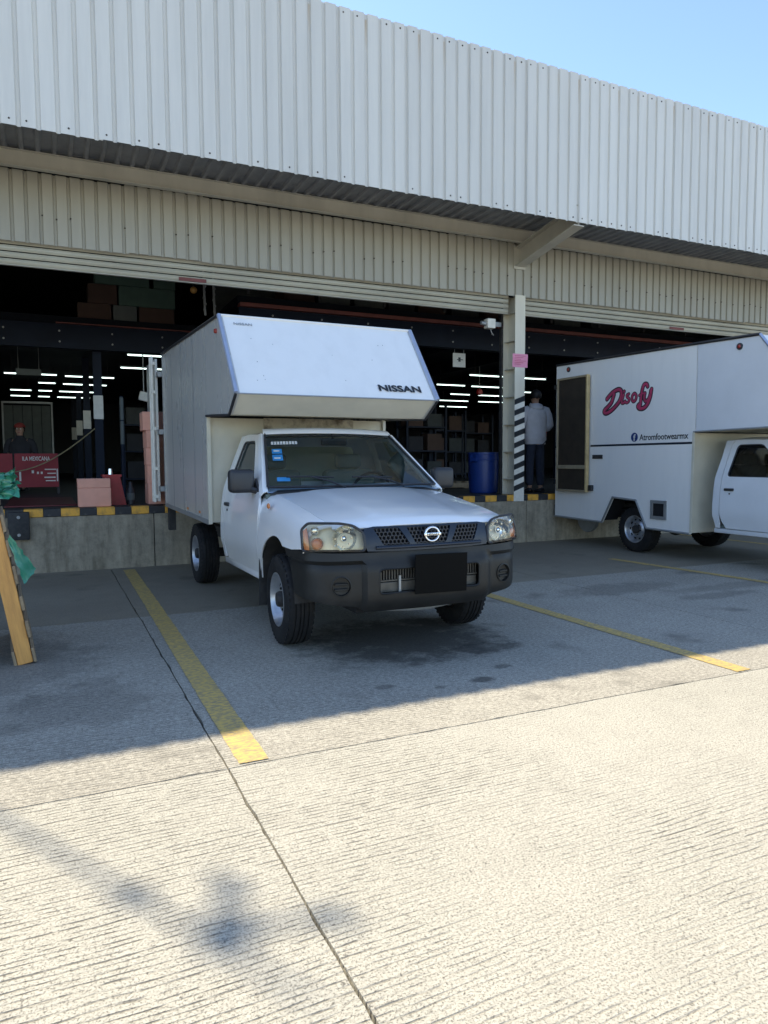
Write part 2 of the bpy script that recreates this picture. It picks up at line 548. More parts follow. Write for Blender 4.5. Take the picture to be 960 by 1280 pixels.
def frame_for(d):
    d = Vector(d).normalized()
    a = Vector((0, 0, 1)) if abs(d.z) < 0.9 else Vector((1, 0, 0))
    x = a.cross(d).normalized()
    y = d.cross(x)
    return x, y, d


class B:
    def __init__(s):
        s.bm = bmesh.new()

    def box(s, c, size, rot=None, bevel=0.0, seg=2):
        g = bmesh.ops.create_cube(s.bm, size=1.0)
        vs = g['verts']
        M = Matrix.Translation(c)
        if rot is not None:
            M = M @ (rot if isinstance(rot, Matrix) else Matrix.Rotation(rot[1], 4, rot[0]))
        M = M @ Matrix.Diagonal((*size, 1))
        bmesh.ops.transform(s.bm, matrix=M, verts=vs)
        if bevel:
            es = list({e for v in vs for e in v.link_edges})
            bmesh.ops.bevel(s.bm, geom=es, offset=bevel, segments=seg, affect='EDGES', profile=0.5)
        return s

    def bx(s, x0, x1, y0, y1, z0, z1, bevel=0.0, seg=2):
        return s.box(((x0+x1)/2, (y0+y1)/2, (z0+z1)/2), (abs(x1-x0), abs(y1-y0), abs(z1-z0)), None, bevel, seg)

    def cyl(s, p0, p1, r0, r1=None, n=16, caps=True):
        r1 = r0 if r1 is None else r1
        p0, p1 = Vector(p0), Vector(p1)
        x, y, d = frame_for(p1-p0)
        rings = []
        for p, r in ((p0, r0), (p1, r1)):
            rings.append([s.bm.verts.new(p + (x*math.cos(a)+y*math.sin(a))*r) for a in [2*PI*i/n for i in range(n)]])
        for i in range(n):
            j = (i+1) % n
            s.bm.faces.new((rings[0][i], rings[0][j], rings[1][j], rings[1][i]))
        if caps:
            s.bm.faces.new(rings[0][::-1])
            s.bm.faces.new(rings[1])
        return s

    def tube(s, pts, r, n=8, caps=True):
        pts = [Vector(p) for p in pts]
        rr = r if isinstance(r, (list, tuple)) else [r]*len(pts)
        prev = None
        rings = []
        for i, p in enumerate(pts):
            a = pts[max(i-1, 0)]
            b = pts[min(i+1, len(pts)-1)]
            d = (b-a).normalized()
            if prev is None:
                x, y, _ = frame_for(d)
            else:
                x = (prev - d*prev.dot(d)).normalized()
                y = d.cross(x)
            prev = x
            rings.append([s.bm.verts.new(p + (x*math.cos(t)+y*math.sin(t))*rr[i]) for t in [2*PI*k/n for k in range(n)]])
        for i in range(len(rings)-1):
            for k in range(n):
                j = (k+1) % n
                s.bm.faces.new((rings[i][k], rings[i][j], rings[i+1][j], rings[i+1][k]))
        if caps:
            s.bm.faces.new(rings[0][::-1])
            s.bm.faces.new(rings[-1])
        return s

    def lathe(s, prof, axis='z', n=32, c=(0, 0, 0), closed=False):
        """prof: list of (r, h) along axis"""
        c = Vector(c)
        rings = []
        for r, hh in prof:
            ring = []
            for i in range(n):
                a = 2*PI*i/n
                p = {'z': (r*math.cos(a), r*math.sin(a), hh), 'x': (hh, r*math.cos(a), r*math.sin(a)), 'y': (r*math.cos(a), hh, r*math.sin(a))}[axis]
                ring.append(s.bm.verts.new(c + Vector(p)))
            rings.append(ring)
        m = len(rings)
        for i in range(m if closed else m-1):
            A, Bq = rings[i], rings[(i+1) % m]
            for k in range(n):
                j = (k+1) % n
                s.bm.faces.new((A[k], A[j], Bq[j], Bq[k]))
        return s

    def prism(s, poly, axis, a, b):
        """poly in the plane normal to axis: x->(y,z), y->(x,z), z->(x,y)"""
        def P(p, t):
            return {'x': (t, p[0], p[1]), 'y': (p[0], t, p[1]), 'z': (p[0], p[1], t)}[axis]
        v0 = [s.bm.verts.new(P(p, a)) for p in poly]
        v1 = [s.bm.verts.new(P(p, b)) for p in poly]
        n = len(poly)
        s.bm.faces.new(v0)
        s.bm.faces.new(v1[::-1])
        for i in range(n):
            j = (i+1) % n
            s.bm.faces.new((v0[j], v0[i], v1[i], v1[j]))
        return s

    def grid(s, pts):
        """pts[i][j] -> Vector"""
        vv = [[s.bm.verts.new(p) for p in row] for row in pts]
        for i in range(len(vv)-1):
            for j in range(len(vv[0])-1):
                s.bm.faces.new((vv[i][j], vv[i+1][j], vv[i+1][j+1], vv[i][j+1]))
        return s

    def ball(s, c, r, sub=2, scale=(1, 1, 1)):
        g = bmesh.ops.create_icosphere(s.bm, subdivisions=sub, radius=r)
        bmesh.ops.transform(s.bm, matrix=Matrix.Translation(c) @ Matrix.Diagonal((*scale, 1)), verts=g['verts'])
        return s

    def solid(s, t):
        bmesh.ops.recalc_face_normals(s.bm, faces=s.bm.faces[:])
        bmesh.ops.solidify(s.bm, geom=s.bm.faces[:], thickness=t)
        return s

    def mesh(s, name, material, smooth=None, recalc=True):
        if recalc:
            bmesh.ops.recalc_face_normals(s.bm, faces=s.bm.faces[:])
        me = bpy.data.meshes.new(name)
        s.bm.to_mesh(me)
        s.bm.free()
        me.materials.append(MT[material] if isinstance(material, str) else material)
        if smooth:
            for p in me.polygons:
                p.use_smooth = True
            me.set_sharp_from_angle(angle=R(smooth))
        return me

    def obj(s, name, material, parent=None, smooth=None, loc=None, rot=None, recalc=True):
        return link(name, s.mesh(name, material, smooth, recalc), parent, loc, rot)


def copy_tree(o, parent=None):
    c = o.copy()
    COL.objects.link(c)
    c.parent = parent
    for ch in list(o.children):
        copy_tree(ch, c)
    return c


def densify(loop, step):
    out = []
    n = len(loop)
    for i in range(n):
        a, b = np.array(loop[i], float), np.array(loop[(i+1) % n], float)
        k = max(1, int(np.ceil(np.linalg.norm(b-a)/step)))
        for j in range(k):
            out.append(a+(b-a)*j/k)
    return out


def inside(P, loops):
    """even-odd test, P (n,2)"""
    res = np.zeros(len(P), bool)
    for L in loops:
        A = np.array(L)
        Bq = np.roll(A, -1, 0)
        for a, b in zip(A, Bq):
            if a[1] == b[1]:
                continue
            c = ((a[1] > P[:, 1]) != (b[1] > P[:, 1]))
            xi = (b[0]-a[0])*(P[:, 1]-a[1])/(b[1]-a[1])+a[0]
            res ^= c & (P[:, 0] < xi)
    return res


def panel(name, loops, fmap, material, parent=None, step=0.05, thick=0.006, smooth=35):
    """curved sheet: 2-D outline (with holes) triangulated, mapped by fmap to 3-D and given thickness"""
    D = [densify(l, step) for l in loops]
    pts, edges = [], []
    for l in D:
        o = len(pts)
        pts += [tuple(p) for p in l]
        edges += [(o+i, o+(i+1) % len(l)) for i in range(len(l))]
    bp = np.array(pts)
    mn, mx = bp.min(0), bp.max(0)
    gx = np.arange(mn[0]+step*.5, mx[0], step)
    gy = np.arange(mn[1]+step*.5, mx[1], step)
    if len(gx) and len(gy):
        G = np.array([(x, y) for x in gx for y in gy])
        G = G[inside(G, D)]
        if len(G):
            dmin = np.min(((G[:, None, :]-bp[None, :, :])**2).sum(2), 1)
            G = G[dmin > (step*0.45)**2]
            pts += [tuple(p) for p in G]
    vv, _, ff, _, _, _ = delaunay_2d_cdt([Vector(p) for p in pts], edges, [], 0, 1e-7)
    V = np.array([(v.x, v.y) for v in vv])
    F = [f for f in ff if len(f) == 3]
    C = np.array([V[list(f)].mean(0) for f in F])
    ok = inside(C, D)
    b = B()
    bv = [b.bm.verts.new(fmap(*p)) for p in V]
    for f, k in zip(F, ok):
        if k:
            try:
                b.bm.faces.new([bv[i] for i in f])
            except ValueError:
                pass
    loose = [v for v in b.bm.verts if not v.link_faces]
    bmesh.ops.delete(b.bm, geom=loose, context='VERTS')
    if thick:
        b.solid(thick)
    return b.obj(name, material, parent, smooth)


def lerp_tab(tab):
    xs = [t[0] for t in tab]
    ys = [t[1] for t in tab]

    def f(x):
        return float(np.interp(x, xs, ys))
    return f


def smooth_tab(tab):
    """Catmull-Rom through (x, y...) samples, parameter x"""
    xs = [t[0] for t in tab]

    def f(x):
        x = min(max(x, xs[0]), xs[-1])
        i = max(0, min(len(xs)-2, int(np.searchsorted(xs, x))-1))
        x0, x1 = xs[i], xs[i+1]
        t = (x-x0)/(x1-x0)
        p1, p2 = tab[i][1], tab[i+1][1]
        p0 = tab[max(i-1, 0)][1]
        p3 = tab[min(i+2, len(tab)-1)][1]
        xm, xp = xs[max(i-1, 0)], xs[min(i+2, len(xs)-1)]
        m1 = (p2-p0)/(x1-xm)*(x1-x0)
        m2 = (p3-p1)/(xp-x0)*(x1-x0)
        return (2*t**3-3*t**2+1)*p1+(t**3-2*t**2+t)*m1+(-2*t**3+3*t**2)*p2+(t**3-t**2)*m2
    return f


def text_mesh(name, body, size, material, parent, origin, right, upv, ext=0.0015, xs=1.0, bold=0.0, align='LEFT', sp=1.0):
    cu = bpy.data.curves.new(name, 'FONT')
    cu.body = body
    cu.size = size
    cu.extrude = ext
    cu.offset = bold
    cu.align_x = align
    cu.space_character = sp
    cu.resolution_u = 4
    to = bpy.data.objects.new(name, cu)
    COL.objects.link(to)
    dg = bpy.context.evaluated_depsgraph_get()
    me = bpy.data.meshes.new_from_object(to.evaluated_get(dg))
    bpy.data.objects.remove(to)
    right = Vector(right).normalized()
    upv = Vector(upv).normalized()
    nrm = right.cross(upv)
    M = Matrix((right*xs, upv, nrm)).transposed().to_4x4()
    M.translation = Vector(origin)
    me.transform(M)
    me.materials.clear()
    me.materials.append(MT[material])
    o = link(name, me, parent)
    return o


def stroke_mesh(name, strokes, width, flat, material, parent, origin, right, upv):
    """brush lettering: rounded strokes in a plane"""
    right = Vector(right).normalized()
    upv = Vector(upv).normalized()
    nrm = right.cross(upv)
    b = B()
    for pts, wd in strokes:
        P = [Vector((p[0], p[1], 0)) for p in pts]
        # resample as a smooth spline
        Q = []
        for i in range(len(P)-1):
            p0, p1, p2, p3 = P[max(i-1, 0)], P[i], P[i+1], P[min(i+2, len(P)-1)]
            for k in range(4):
                t = k/4
                Q.append(0.5*((2*p1)+(-p0+p2)*t+(2*p0-5*p1+4*p2-p3)*t*t+(-p0+3*p1-3*p2+p3)*t**3))
        Q.append(P[-1])
        d0 = (Q[0]-Q[1]).normalized()
        d1 = (Q[-1]-Q[-2]).normalized()
        r = width*wd
        Q = [Q[0]+d0*r*0.85, Q[0]+d0*r*0.5]+Q+[Q[-1]+d1*r*0.5, Q[-1]+d1*r*0.85]
        rr = [r*0.35, r*0.8]+[r]*(len(Q)-4)+[r*0.8, r*0.35]
        b.tube(Q, rr, 8)
    M = Matrix((right, upv, nrm*flat)).transposed().to_4x4()
    M.translation = Vector(origin)
    bmesh.ops.transform(b.bm, matrix=M, verts=b.bm.verts[:])
    return b.obj(name, material, parent, 40)


# ================================================================== GROUND
DOCK_Y, DOCK_Z = 9.509, 0.77
g = B()
g.grid([[Vector((x, y, -0.06)) for y in (-600, -30, 9.6, 40, 900)] for x in (-900, -30, 30, 900)])
gb = g.obj('ground', 'yard')
tag(gb, kind='structure')
yard = empty('yard_paving')
yard['kind'] = 'structure'


def slab(x0, x1, y0, y1, material, seed):
    rnd = random.Random(seed)
    gap = 0.006
    P = []
    for (ax, ay), (bx_, by) in (((x0, y0), (x1, y0)), ((x1, y0), (x1, y1)), ((x1, y1), (x0, y1)), ((x0, y1), (x0, y0))):
        n = int(max(abs(bx_-ax), abs(by-ay))/0.045)
        for i in range(n):
            t = i/n
            x, y = ax+(bx_-ax)*t, ay+(by-ay)*t
            e = 0.0028 + 0.018*max(0, mnoise.noise(Vector((x*7, y*7, seed))))**2 + 0.002*rnd.random() + 0.035*max(0, mnoise.noise(Vector((x*4.1, y*4.1, seed+40)))-0.42)
            wob = 0.007*mnoise.noise(Vector((x*2.3, y*2.3, 5.0)))
            if ay == by:
                y += (e if ay == y0 else -e)+wob
                if i == 0:
                    x += (e if ax == x0 else -e)
            else:
                x += (e if ax == x0 else -e)+wob
                if i == 0:
                    y += (e if ay == y0 else -e)
            P.append((x, y))
    b = B()
    vt = [b.bm.verts.new((x, y, 0.0)) for x, y in P]
    vb = [b.bm.verts.new((x, y, -0.055)) for x, y in P]
    b.bm.faces.new(vt)
    n = len(P)
    for i in range(n):
        b.bm.faces.new((vt[i], vb[i], vb[(i+1) % n], vt[(i+1) % n]))
    return b.obj('concrete_slab', material, yard)


b = B()
b.grid([[Vector((x, y, -0.045)) for y in (-10.6, 9.6)] for x in (-20.2, 32.1)])
b.obj('joint_filler', 'soil', yard)
XJ = [0.663+4.35*k for k in range(-5, 8)]
YJ = [-10.45, -7.08, -3.71, -0.34, 3.03, 6.40, 9.505]
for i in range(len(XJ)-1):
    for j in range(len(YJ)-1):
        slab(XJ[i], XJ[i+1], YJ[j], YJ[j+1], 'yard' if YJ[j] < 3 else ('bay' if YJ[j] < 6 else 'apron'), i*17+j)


def ribbon(name, pts, width, z=0.004, seed=0, label=None):
    """painted line with ragged edges"""
    b = B()
    A, C = [], []
    for i in range(len(pts)-1):
        p, q = Vector(pts[i]), Vector(pts[i+1])
        d = (q-p)
        nrm = Vector((-d.y, d.x)).normalized()
        n = max(2, int(d.length/0.05))
        for k in range(n + (1 if i == len(pts)-2 else 0)):
            c = p+d*k/n
            e1 = 0.006*mnoise.noise(Vector((c.x*15, c.y*15, seed)))
            e2 = 0.006*mnoise.noise(Vector((c.x*15, c.y*15, seed+9)))
            A.append(Vector((*(c+nrm*(width/2+e1)), z)))
            C.append(Vector((*(c-nrm*(width/2+e2)), z)))
    b.grid([A, C])
    o = b.obj(name, 'line')
    tag(o, kind='structure')
    return o


ribbon('yellow_line', [(0.784, 3.05), (0.80, 4.6), (0.835, 7.0), (0.86, 9.3)], 0.135)
ribbon('yellow_line', [(3.93, 3.045), (3.905, 5.9), (3.90, 9.3)], 0.125, seed=3)
ribbon('yellow_line', [(7.05, 3.05), (6.98, 5.3), (6.80, 7.35)], 0.115, seed=6)
ribbon('yellow_line', [(10.15, 3.05), (10.1, 9.3)], 0.115, seed=8)
ribbon('yellow_line', [(-2.3, 3.05), (-2.3, 9.3)], 0.115, seed=11)

# ================================================================== WAREHOUSE
wh = thing('warehouse', 'long warehouse with white corrugated parapet over open loading dock bays', 'building', (0, DOCK_Y, 0))
XA, XB = -11.0, 33.0


def wloc(*p):
    return p


def corr_sheet(width, pitch, depth, height, seam=0.0, flat=0.62, thick=0.0012):
    """profiled sheet, ribs along z, in the x-z plane facing -y"""
    n = round(width/pitch)
    prof = []
    s = pitch*(1-flat)*0.5
    for i in range(n):
        x = i*pitch
        prof += [(x, 0), (x+pitch*flat*0.98, 0), (x+pitch*flat+s*0.45, depth), (x+pitch-s*0.45, depth)]
    prof += [(n*pitch, 0), (n*pitch+0.035, 0.0)]
    prof = [(x, y+seam*(1-x/width)) for x, y in prof]
    b = B()
    b.grid([[Vector((x, y, z)) for z in (0, height*0.5, height)] for x, y in prof])
    return b


# parapet --------------------------------------------------------------
par = B()
for z in (PAR_B+0.12, (PAR_B+PAR_T)/2, PAR_T-0.12):
    par.bx(XA, XB, PAR_Y+0.055-DOCK_Y, PAR_Y+0.115-DOCK_Y, z-0.04, z+0.04)
parapet = par.obj('parapet', 'steel_cream', wh)
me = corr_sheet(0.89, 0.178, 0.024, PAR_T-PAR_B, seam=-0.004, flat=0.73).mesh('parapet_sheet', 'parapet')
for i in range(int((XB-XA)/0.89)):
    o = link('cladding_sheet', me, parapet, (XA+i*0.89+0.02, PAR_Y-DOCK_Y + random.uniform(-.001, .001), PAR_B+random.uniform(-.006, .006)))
sc = B()
for i in range(int((XB-XA)/0.178)):
    x = XA+0.02+0.055+i*0.178
    for z, pr in ((PAR_T-0.065, 0.62), (PAR_B+0.055, 0.5)):
        if random.random() < pr and -3 < x < 16:
            xx = x+random.uniform(-.02, .02)
            sc.cyl((xx, PAR_Y-DOCK_Y+0.004, z), (xx, PAR_Y-DOCK_Y-0.008, z), 0.013, 0.009, 7)
tag(sc.obj('screw_heads', 'rustdark', parapet), kind='stuff')

# soffit, purlin, cantilever beams ------------------------------------
sf = B()
sf.bx(XA, XB, -0.18, -0.02, 4.90, 4.93)
soffit = sf.obj('soffit', 'soffit', wh)
bm_ = corr_sheet(1.02, 0.17, 0.032, 1.42, seam=-0.006)
bmesh.ops.transform(bm_.bm, matrix=Matrix(((1, 0, 0, 0), (0, 0, 1, 0), (0, -1, 0, 0), (0, 0, 0, 1))), verts=bm_.bm.verts[:])
me = bm_.mesh('soffit_sheet', 'soffit')
for i in range(int((XB-XA)/1.02)):
    link('roof_sheet', me, soffit, (XA+i*1.02, PAR_Y+0.06-DOCK_Y, 4.90))
b = B()
b.bx(XA, XB, -0.17, -0.155, 4.68, 4.865)
b.bx(XA, XB, -0.235, -0.155, 4.672, 4.684)
b.bx(XA, XB, -0.21, -0.1715, 4.862, 4.869)
b.obj('purlin', 'steel_cream', wh)
for x in (-1.75+0.03, 6.83, 15.4, 24.0):
    b = B()
    for s in (0,):
        # web
        b.prism([(-0.012, 4.375), (-1.395, 4.60), (-1.395, 4.885), (-0.012, 4.64)], 'x', x-0.006, x+0.006)
        # flanges
        for (za, zb) in ((4.365, 4.59), (4.64, 4.866)):
            b.prism([(-0.01, za), (-1.397, zb), (-1.397, zb+0.014), (-0.01, za+0.014)], 'x', x-0.09, x+0.09)
        b.bx(x-0.11, x+0.11, -0.010, 0.012, 4.33, 4.69)
    b.obj('canopy_beam', 'steel_cream', wh)

# fascia ----------------------------------------------------------------
FB, FT = 3.905, 4.72
b = B()
b.bx(XA, XB, 0.045, 0.12, FB+0.05, FB+0.13)
b.bx(XA, XB, 0.045, 0.12, FT-0.15, FT-0.05)
fascia = b.obj('fascia', 'steel_cream', wh)
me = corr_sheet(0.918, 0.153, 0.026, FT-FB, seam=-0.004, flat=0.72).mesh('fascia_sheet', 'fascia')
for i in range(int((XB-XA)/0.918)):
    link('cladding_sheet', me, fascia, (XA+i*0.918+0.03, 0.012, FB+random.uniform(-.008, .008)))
sc = B()
for i in range(98):
    x = -2.0+i*0.153
    if random.random() < 0.45:
        z = 4.22+random.uniform(-.03, .03)
        sc.cyl((x+.05, 0.014, z), (x+.05, 0.002, z), 0.011, 0.008, 7)
tag(sc.obj('screw_heads', 'rustdark', fascia), kind='stuff')

# roof, walls, floor (closed shell so that the hall is dark) --------------
b = B()
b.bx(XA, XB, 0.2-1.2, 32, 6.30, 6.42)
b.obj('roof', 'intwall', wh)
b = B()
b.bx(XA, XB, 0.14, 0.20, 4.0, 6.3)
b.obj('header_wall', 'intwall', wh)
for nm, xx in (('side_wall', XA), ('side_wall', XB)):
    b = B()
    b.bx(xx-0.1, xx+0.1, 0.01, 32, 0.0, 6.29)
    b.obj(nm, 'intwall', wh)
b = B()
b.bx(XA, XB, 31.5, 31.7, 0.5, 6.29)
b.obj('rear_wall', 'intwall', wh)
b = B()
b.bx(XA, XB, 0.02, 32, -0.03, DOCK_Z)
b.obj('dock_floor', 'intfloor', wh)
# dock face in cast panels with open joints
b = B()
b.bx(XA, XB, 0.016, 0.030, -0.04, DOCK_Z-0.10)
face = b.obj('dock_face', 'pit', wh)
xs = [XA, -7.4, -4.8, -2.0, 1.2, 4.1, 7.0, 9.9, 12.8, 16, 20, 25, XB]
for a, c in zip(xs[:-1], xs[1:]):
    b = B()
    b.bx(a+0.005, c-0.005, -0.012, 0.0155, -0.04, DOCK_Z-0.094, 0.004, 1)
    b.obj('concrete_panel', 'dock', face)
# painted dock edge: separate blocks of yellow and black
b = B()
b.bx(XA, XB, -0.004, 0.14, DOCK_Z-0.085, DOCK_Z-0.006)
edge = b.obj('dock_edge', 'steelgrey', wh)
x = -8.0+0.12
k = 0
dy = B().bx(0, 0.208, -0.022, 0.15, DOCK_Z-0.092, DOCK_Z+0.004, 0.004, 1).mesh('edge_block_yellow', 'yellow')
db = B().bx(0, 0.197, -0.020, 0.15, DOCK_Z-0.090, DOCK_Z+0.003, 0.004, 1).mesh('edge_block_black', 'black')
x = 0.12-0.406*22
while x < 24:
    link('edge_block', dy, edge, (x, 0, 0))
    link('edge_block', db, edge, (x+0.2085, 0, 0))
    x += 0.406
# columns ----------------------------------------------------------------
for cx in (-1.72, 6.835, 15.4, 24.0):
    b = B()
    b.bx(cx-0.095, cx+0.095, -0.030, -0.016, DOCK_Z-0.10, FB+0.02)      # front flange
    b.bx(cx-0.095, cx+0.095, 0.29, 0.304, DOCK_Z+0.005, FB+0.05)        # rear flange
    b.bx(cx-0.006, cx+0.006, -0.0155, 0.2895, DOCK_Z+0.005, FB+0.02)
    colo = b.obj('column', 'column', wh)
    z = 1.02
    while z < 3.8:
        q = B()
        q.bx(cx-0.088, cx-0.0065, -0.014, 0.288, z, z+0.012)
        q.obj('stiffener', 'column', colo)
        z += 0.44
    # diagonal black bands on a white field
    q = B()
    q.bx(cx-0.0965, cx+0.0965, -0.0325, -0.0305, DOCK_Z-0.10, 2.26)
    field = q.obj('white_field', 'white', colo)
    z = DOCK_Z+0.06
    for kk in range(9):
        q = B()
        z0 = z+kk*0.172
        q.prism([(cx-0.0975, z0), (cx+0.0975, z0+0.07), (cx+0.0975, z0+0.155), (cx-0.0975, z0+0.085)], 'y', -0.0345, -0.0300)
        q.obj('black_band', 'ink', field)
    # shutter guide rail
    q = B()
    q.bx(cx-0.30+0.165, cx-0.115, 0.29, 0.35, DOCK_Z+0.005, 3.95)
    q.obj('guide_rail', 'chassis', colo)
# rolled shutters ----------------------------------------------------------
for (xa, xb) in ((XA+0.1, -1.85), (-1.60, 6.69), (6.95, 15.28), (15.52, 23.9)):
    b = B()
    b.cyl((xa+0.02, 0.20, 4.08), (xb-0.02, 0.20, 4.08), 0.13, 0.13, 18)
    sh = b.obj('roller_shutter', 'shutter', wh)
    for k in range(4):
        z1 = 3.955-k*0.078
        prof = []
        for t in range(7):
            a = t/6
            prof.append((0.105-0.022*math.sin(PI*a), z1-0.066*a))
        prof += [(0.112, z1-0.066), (0.112, z1)]
        q = B()
        q.prism(prof, 'x', xa, xb)
        q.obj('slat', 'shutter', sh, 30)
    q = B()
    q.bx(xa, xb, 0.080, 0.13, 3.640, 3.650, 0.002, 1)
    q.obj('bottom_bar', 'steel_cream', sh)
    q = B()
    q.bx(xa+3.2, xa+3.55, 0.076, 0.0795, 3.655, 3.70)
    q.obj('red_label', 'oxide', sh)

# mezzanine ----------------------------------------------------------------
mz = B()
mz.bx(2.85, XB-0.2, 2.09, 22, 3.87, 4.0)
mz.bx(XA+0.2, 2.84, 4.2, 22, 3.72, 3.85)
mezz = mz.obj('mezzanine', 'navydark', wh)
b = B()
b.bx(2.85, XB-0.2, 2.0, 2.06, 3.40, 3.80)
b.bx(2.85, XB-0.2, 1.94, 2.12, 3.385, 3.398)
b.obj('edge_beam', 'navy', mezz)
b = B()
b.bx(2.85, XB-0.2, 1.92, 2.08, 3.803, 3.862)
b.obj('edge_angle', 'oxide', mezz)
b = B()
b.bx(XA+0.2, 2.84, 4.10, 4.16, 3.30, 3.70)
b.bx(XA+0.2, 2.84, 4.05, 4.19, 3.285, 3.298)
b.obj('edge_beam', 'navy', mezz)
b = B()
b.bx(0.2, 2.84, 4.02, 4.19, 3.702, 3.718)
b.obj('edge_angle', 'oxide', mezz)
bo = B()
for k in range(16):
    for z in (3.50, 3.70):
        bo.cyl((3.4+k*0.85, 2.0, z), (3.4+k*0.85, 1.982, z), 0.016, 0.016, 6)
for k in range(8):
    for z in (3.40, 3.58):
        bo.cyl((-4+k*0.85, 4.10, z), (-4+k*0.85, 4.082, z), 0.016, 0.016, 6)
tag(bo.obj('bolt_heads', 'steelgrey', mezz), kind='stuff')
for xa, xb, yy in ((3.0, 20.0, 2.0),):
    b = B()
    for z in (4.30, 4.62, 4.95):
        b.cyl((xa, yy, z), (xb, yy, z), 0.022, 0.022, 8)
    rail = b.obj('guard_rail', 'chassis', mezz, 40)
    n = 0
    x = xa
    while x <= xb:
        q = B()
        q.bx(x-0.025, x+0.025, yy-0.06, yy-0.023, 4.001, 5.0)
        q.obj('rail_post', 'chassis', rail)
        x += 1.2
b = B()
b.bx(3.2, 22, 5.5, 5.56, 4.001, 6.2)
b.obj('partition', 'cartongrey', mezz)
for (x, y) in [(0.85, 4.4), (0.85, 8.5), (0.85, 12.9), (0.85, 17.4), (-4.6, 4.4), (-4.6, 8.5), (9.9, 8.5), (9.9, 12.9), (14.4, 8.5), (14.4, 4.4), (5.3, 4.4)]:
    b = B()
    zt = 3.715 if x < 2.8 else 3.865
    for s in (-1, 1):
        b.bx(x-0.07, x+0.07, y+s*0.07-0.006, y+s*0.07+0.006, DOCK_Z, zt)
    b.bx(x-0.006, x+0.006, y-0.063, y+0.063, DOCK_Z, zt)
    b.bx(x-0.13, x+0.13, y-0.13, y+0.13, DOCK_Z, DOCK_Z+0.018)
    cc = b.obj('mezzanine_column', 'navy', mezz)
    if abs(x-0.85) < .01:
        q = B()
        zz = 2.10
        q.bx(x-0.085, x+0.080, y-0.088, y-0.077, zz, zz+0.42, 0.004, 1)
        q.obj('paper_wrap', 'paperwhite', cc)
# joists under the mezzanine
for k in range(9):
    b = B()
    x = 3.6+k*2.0
    b.bx(x-0.03, x+0.03, 2.14, 21.9, 3.62, 3.868)
    b.obj('joist', 'navydark', mezz)
# ================================================================== BUMPERS, MAST
for x, lab in ((-0.34, 'black rubber dock bumper bolted to concrete beside the leaning pallet'), (4.25, 'black rubber dock bumper on concrete behind the white truck with front lettering')):
    t = thing('dock_bumper', lab, 'dock bumper', (x, DOCK_Y-0.012, 0.42), 0, 'rubber bumpers on the dock face')
    b = B()
    b.bx(-0.115, 0.115, -0.10, -0.002, 0.0, 0.33, 0.012)
    b.obj('block', 'rubber', t, 40)
    for z in (0.27, 0.06):
        q = B()
        q.cyl((0, -0.10, z), (0, -0.108, z), 0.02, 0.017, 10)
        q.obj('bolt', 'steelgrey', t)
mast = thing('floodlight_mast', 'tall grey roof mast with floodlights casting a shadow on the yard', 'light mast', (-4.08, 9.95, 6.425))
b = B()
b.cyl((0, 0, 0), (0, 0, 5.35), 0.026, 0.014, 12)
b.obj('pole', 'steelgrey', mast, 40)
b = B()
b.box((0.0, 0, 4.45), (0.085, 0.08, 0.09), bevel=0.02)
b.obj('junction_box', 'steelgrey', mast)
for p_, q_, r_ in (((0.0, 0, 4.86), (0.27, 0, 4.50), 0.021), ((0.0, 0, 4.86), (0.36, -0.01, 4.93), 0.021), ((0.0, 0, 5.0), (0.14, 0, 4.75), 0.022), ((0.27, 0, 4.50), (0.25, 0, 4.40), 0.018)):
    b = B()
    b.cyl(p_, q_, r_, r_*0.8, 8)
    b.obj('crossarm', 'steelgrey', mast, 40)
for (x, z, a, sx) in ((0.24, 4.56, 0.5, 0.07), (0.04, 4.88, -0.3, 0.13), (0.13, 4.80, 0.4, 0.08), (0.34, 4.92, 0.4, 0.07)):
    b = B()
    b.box((x, -0.03, z), (sx, 0.09, 0.085), rot=('X', a), bevel=0.02)
    fl = b.obj('floodlight', 'steelgrey', mast)

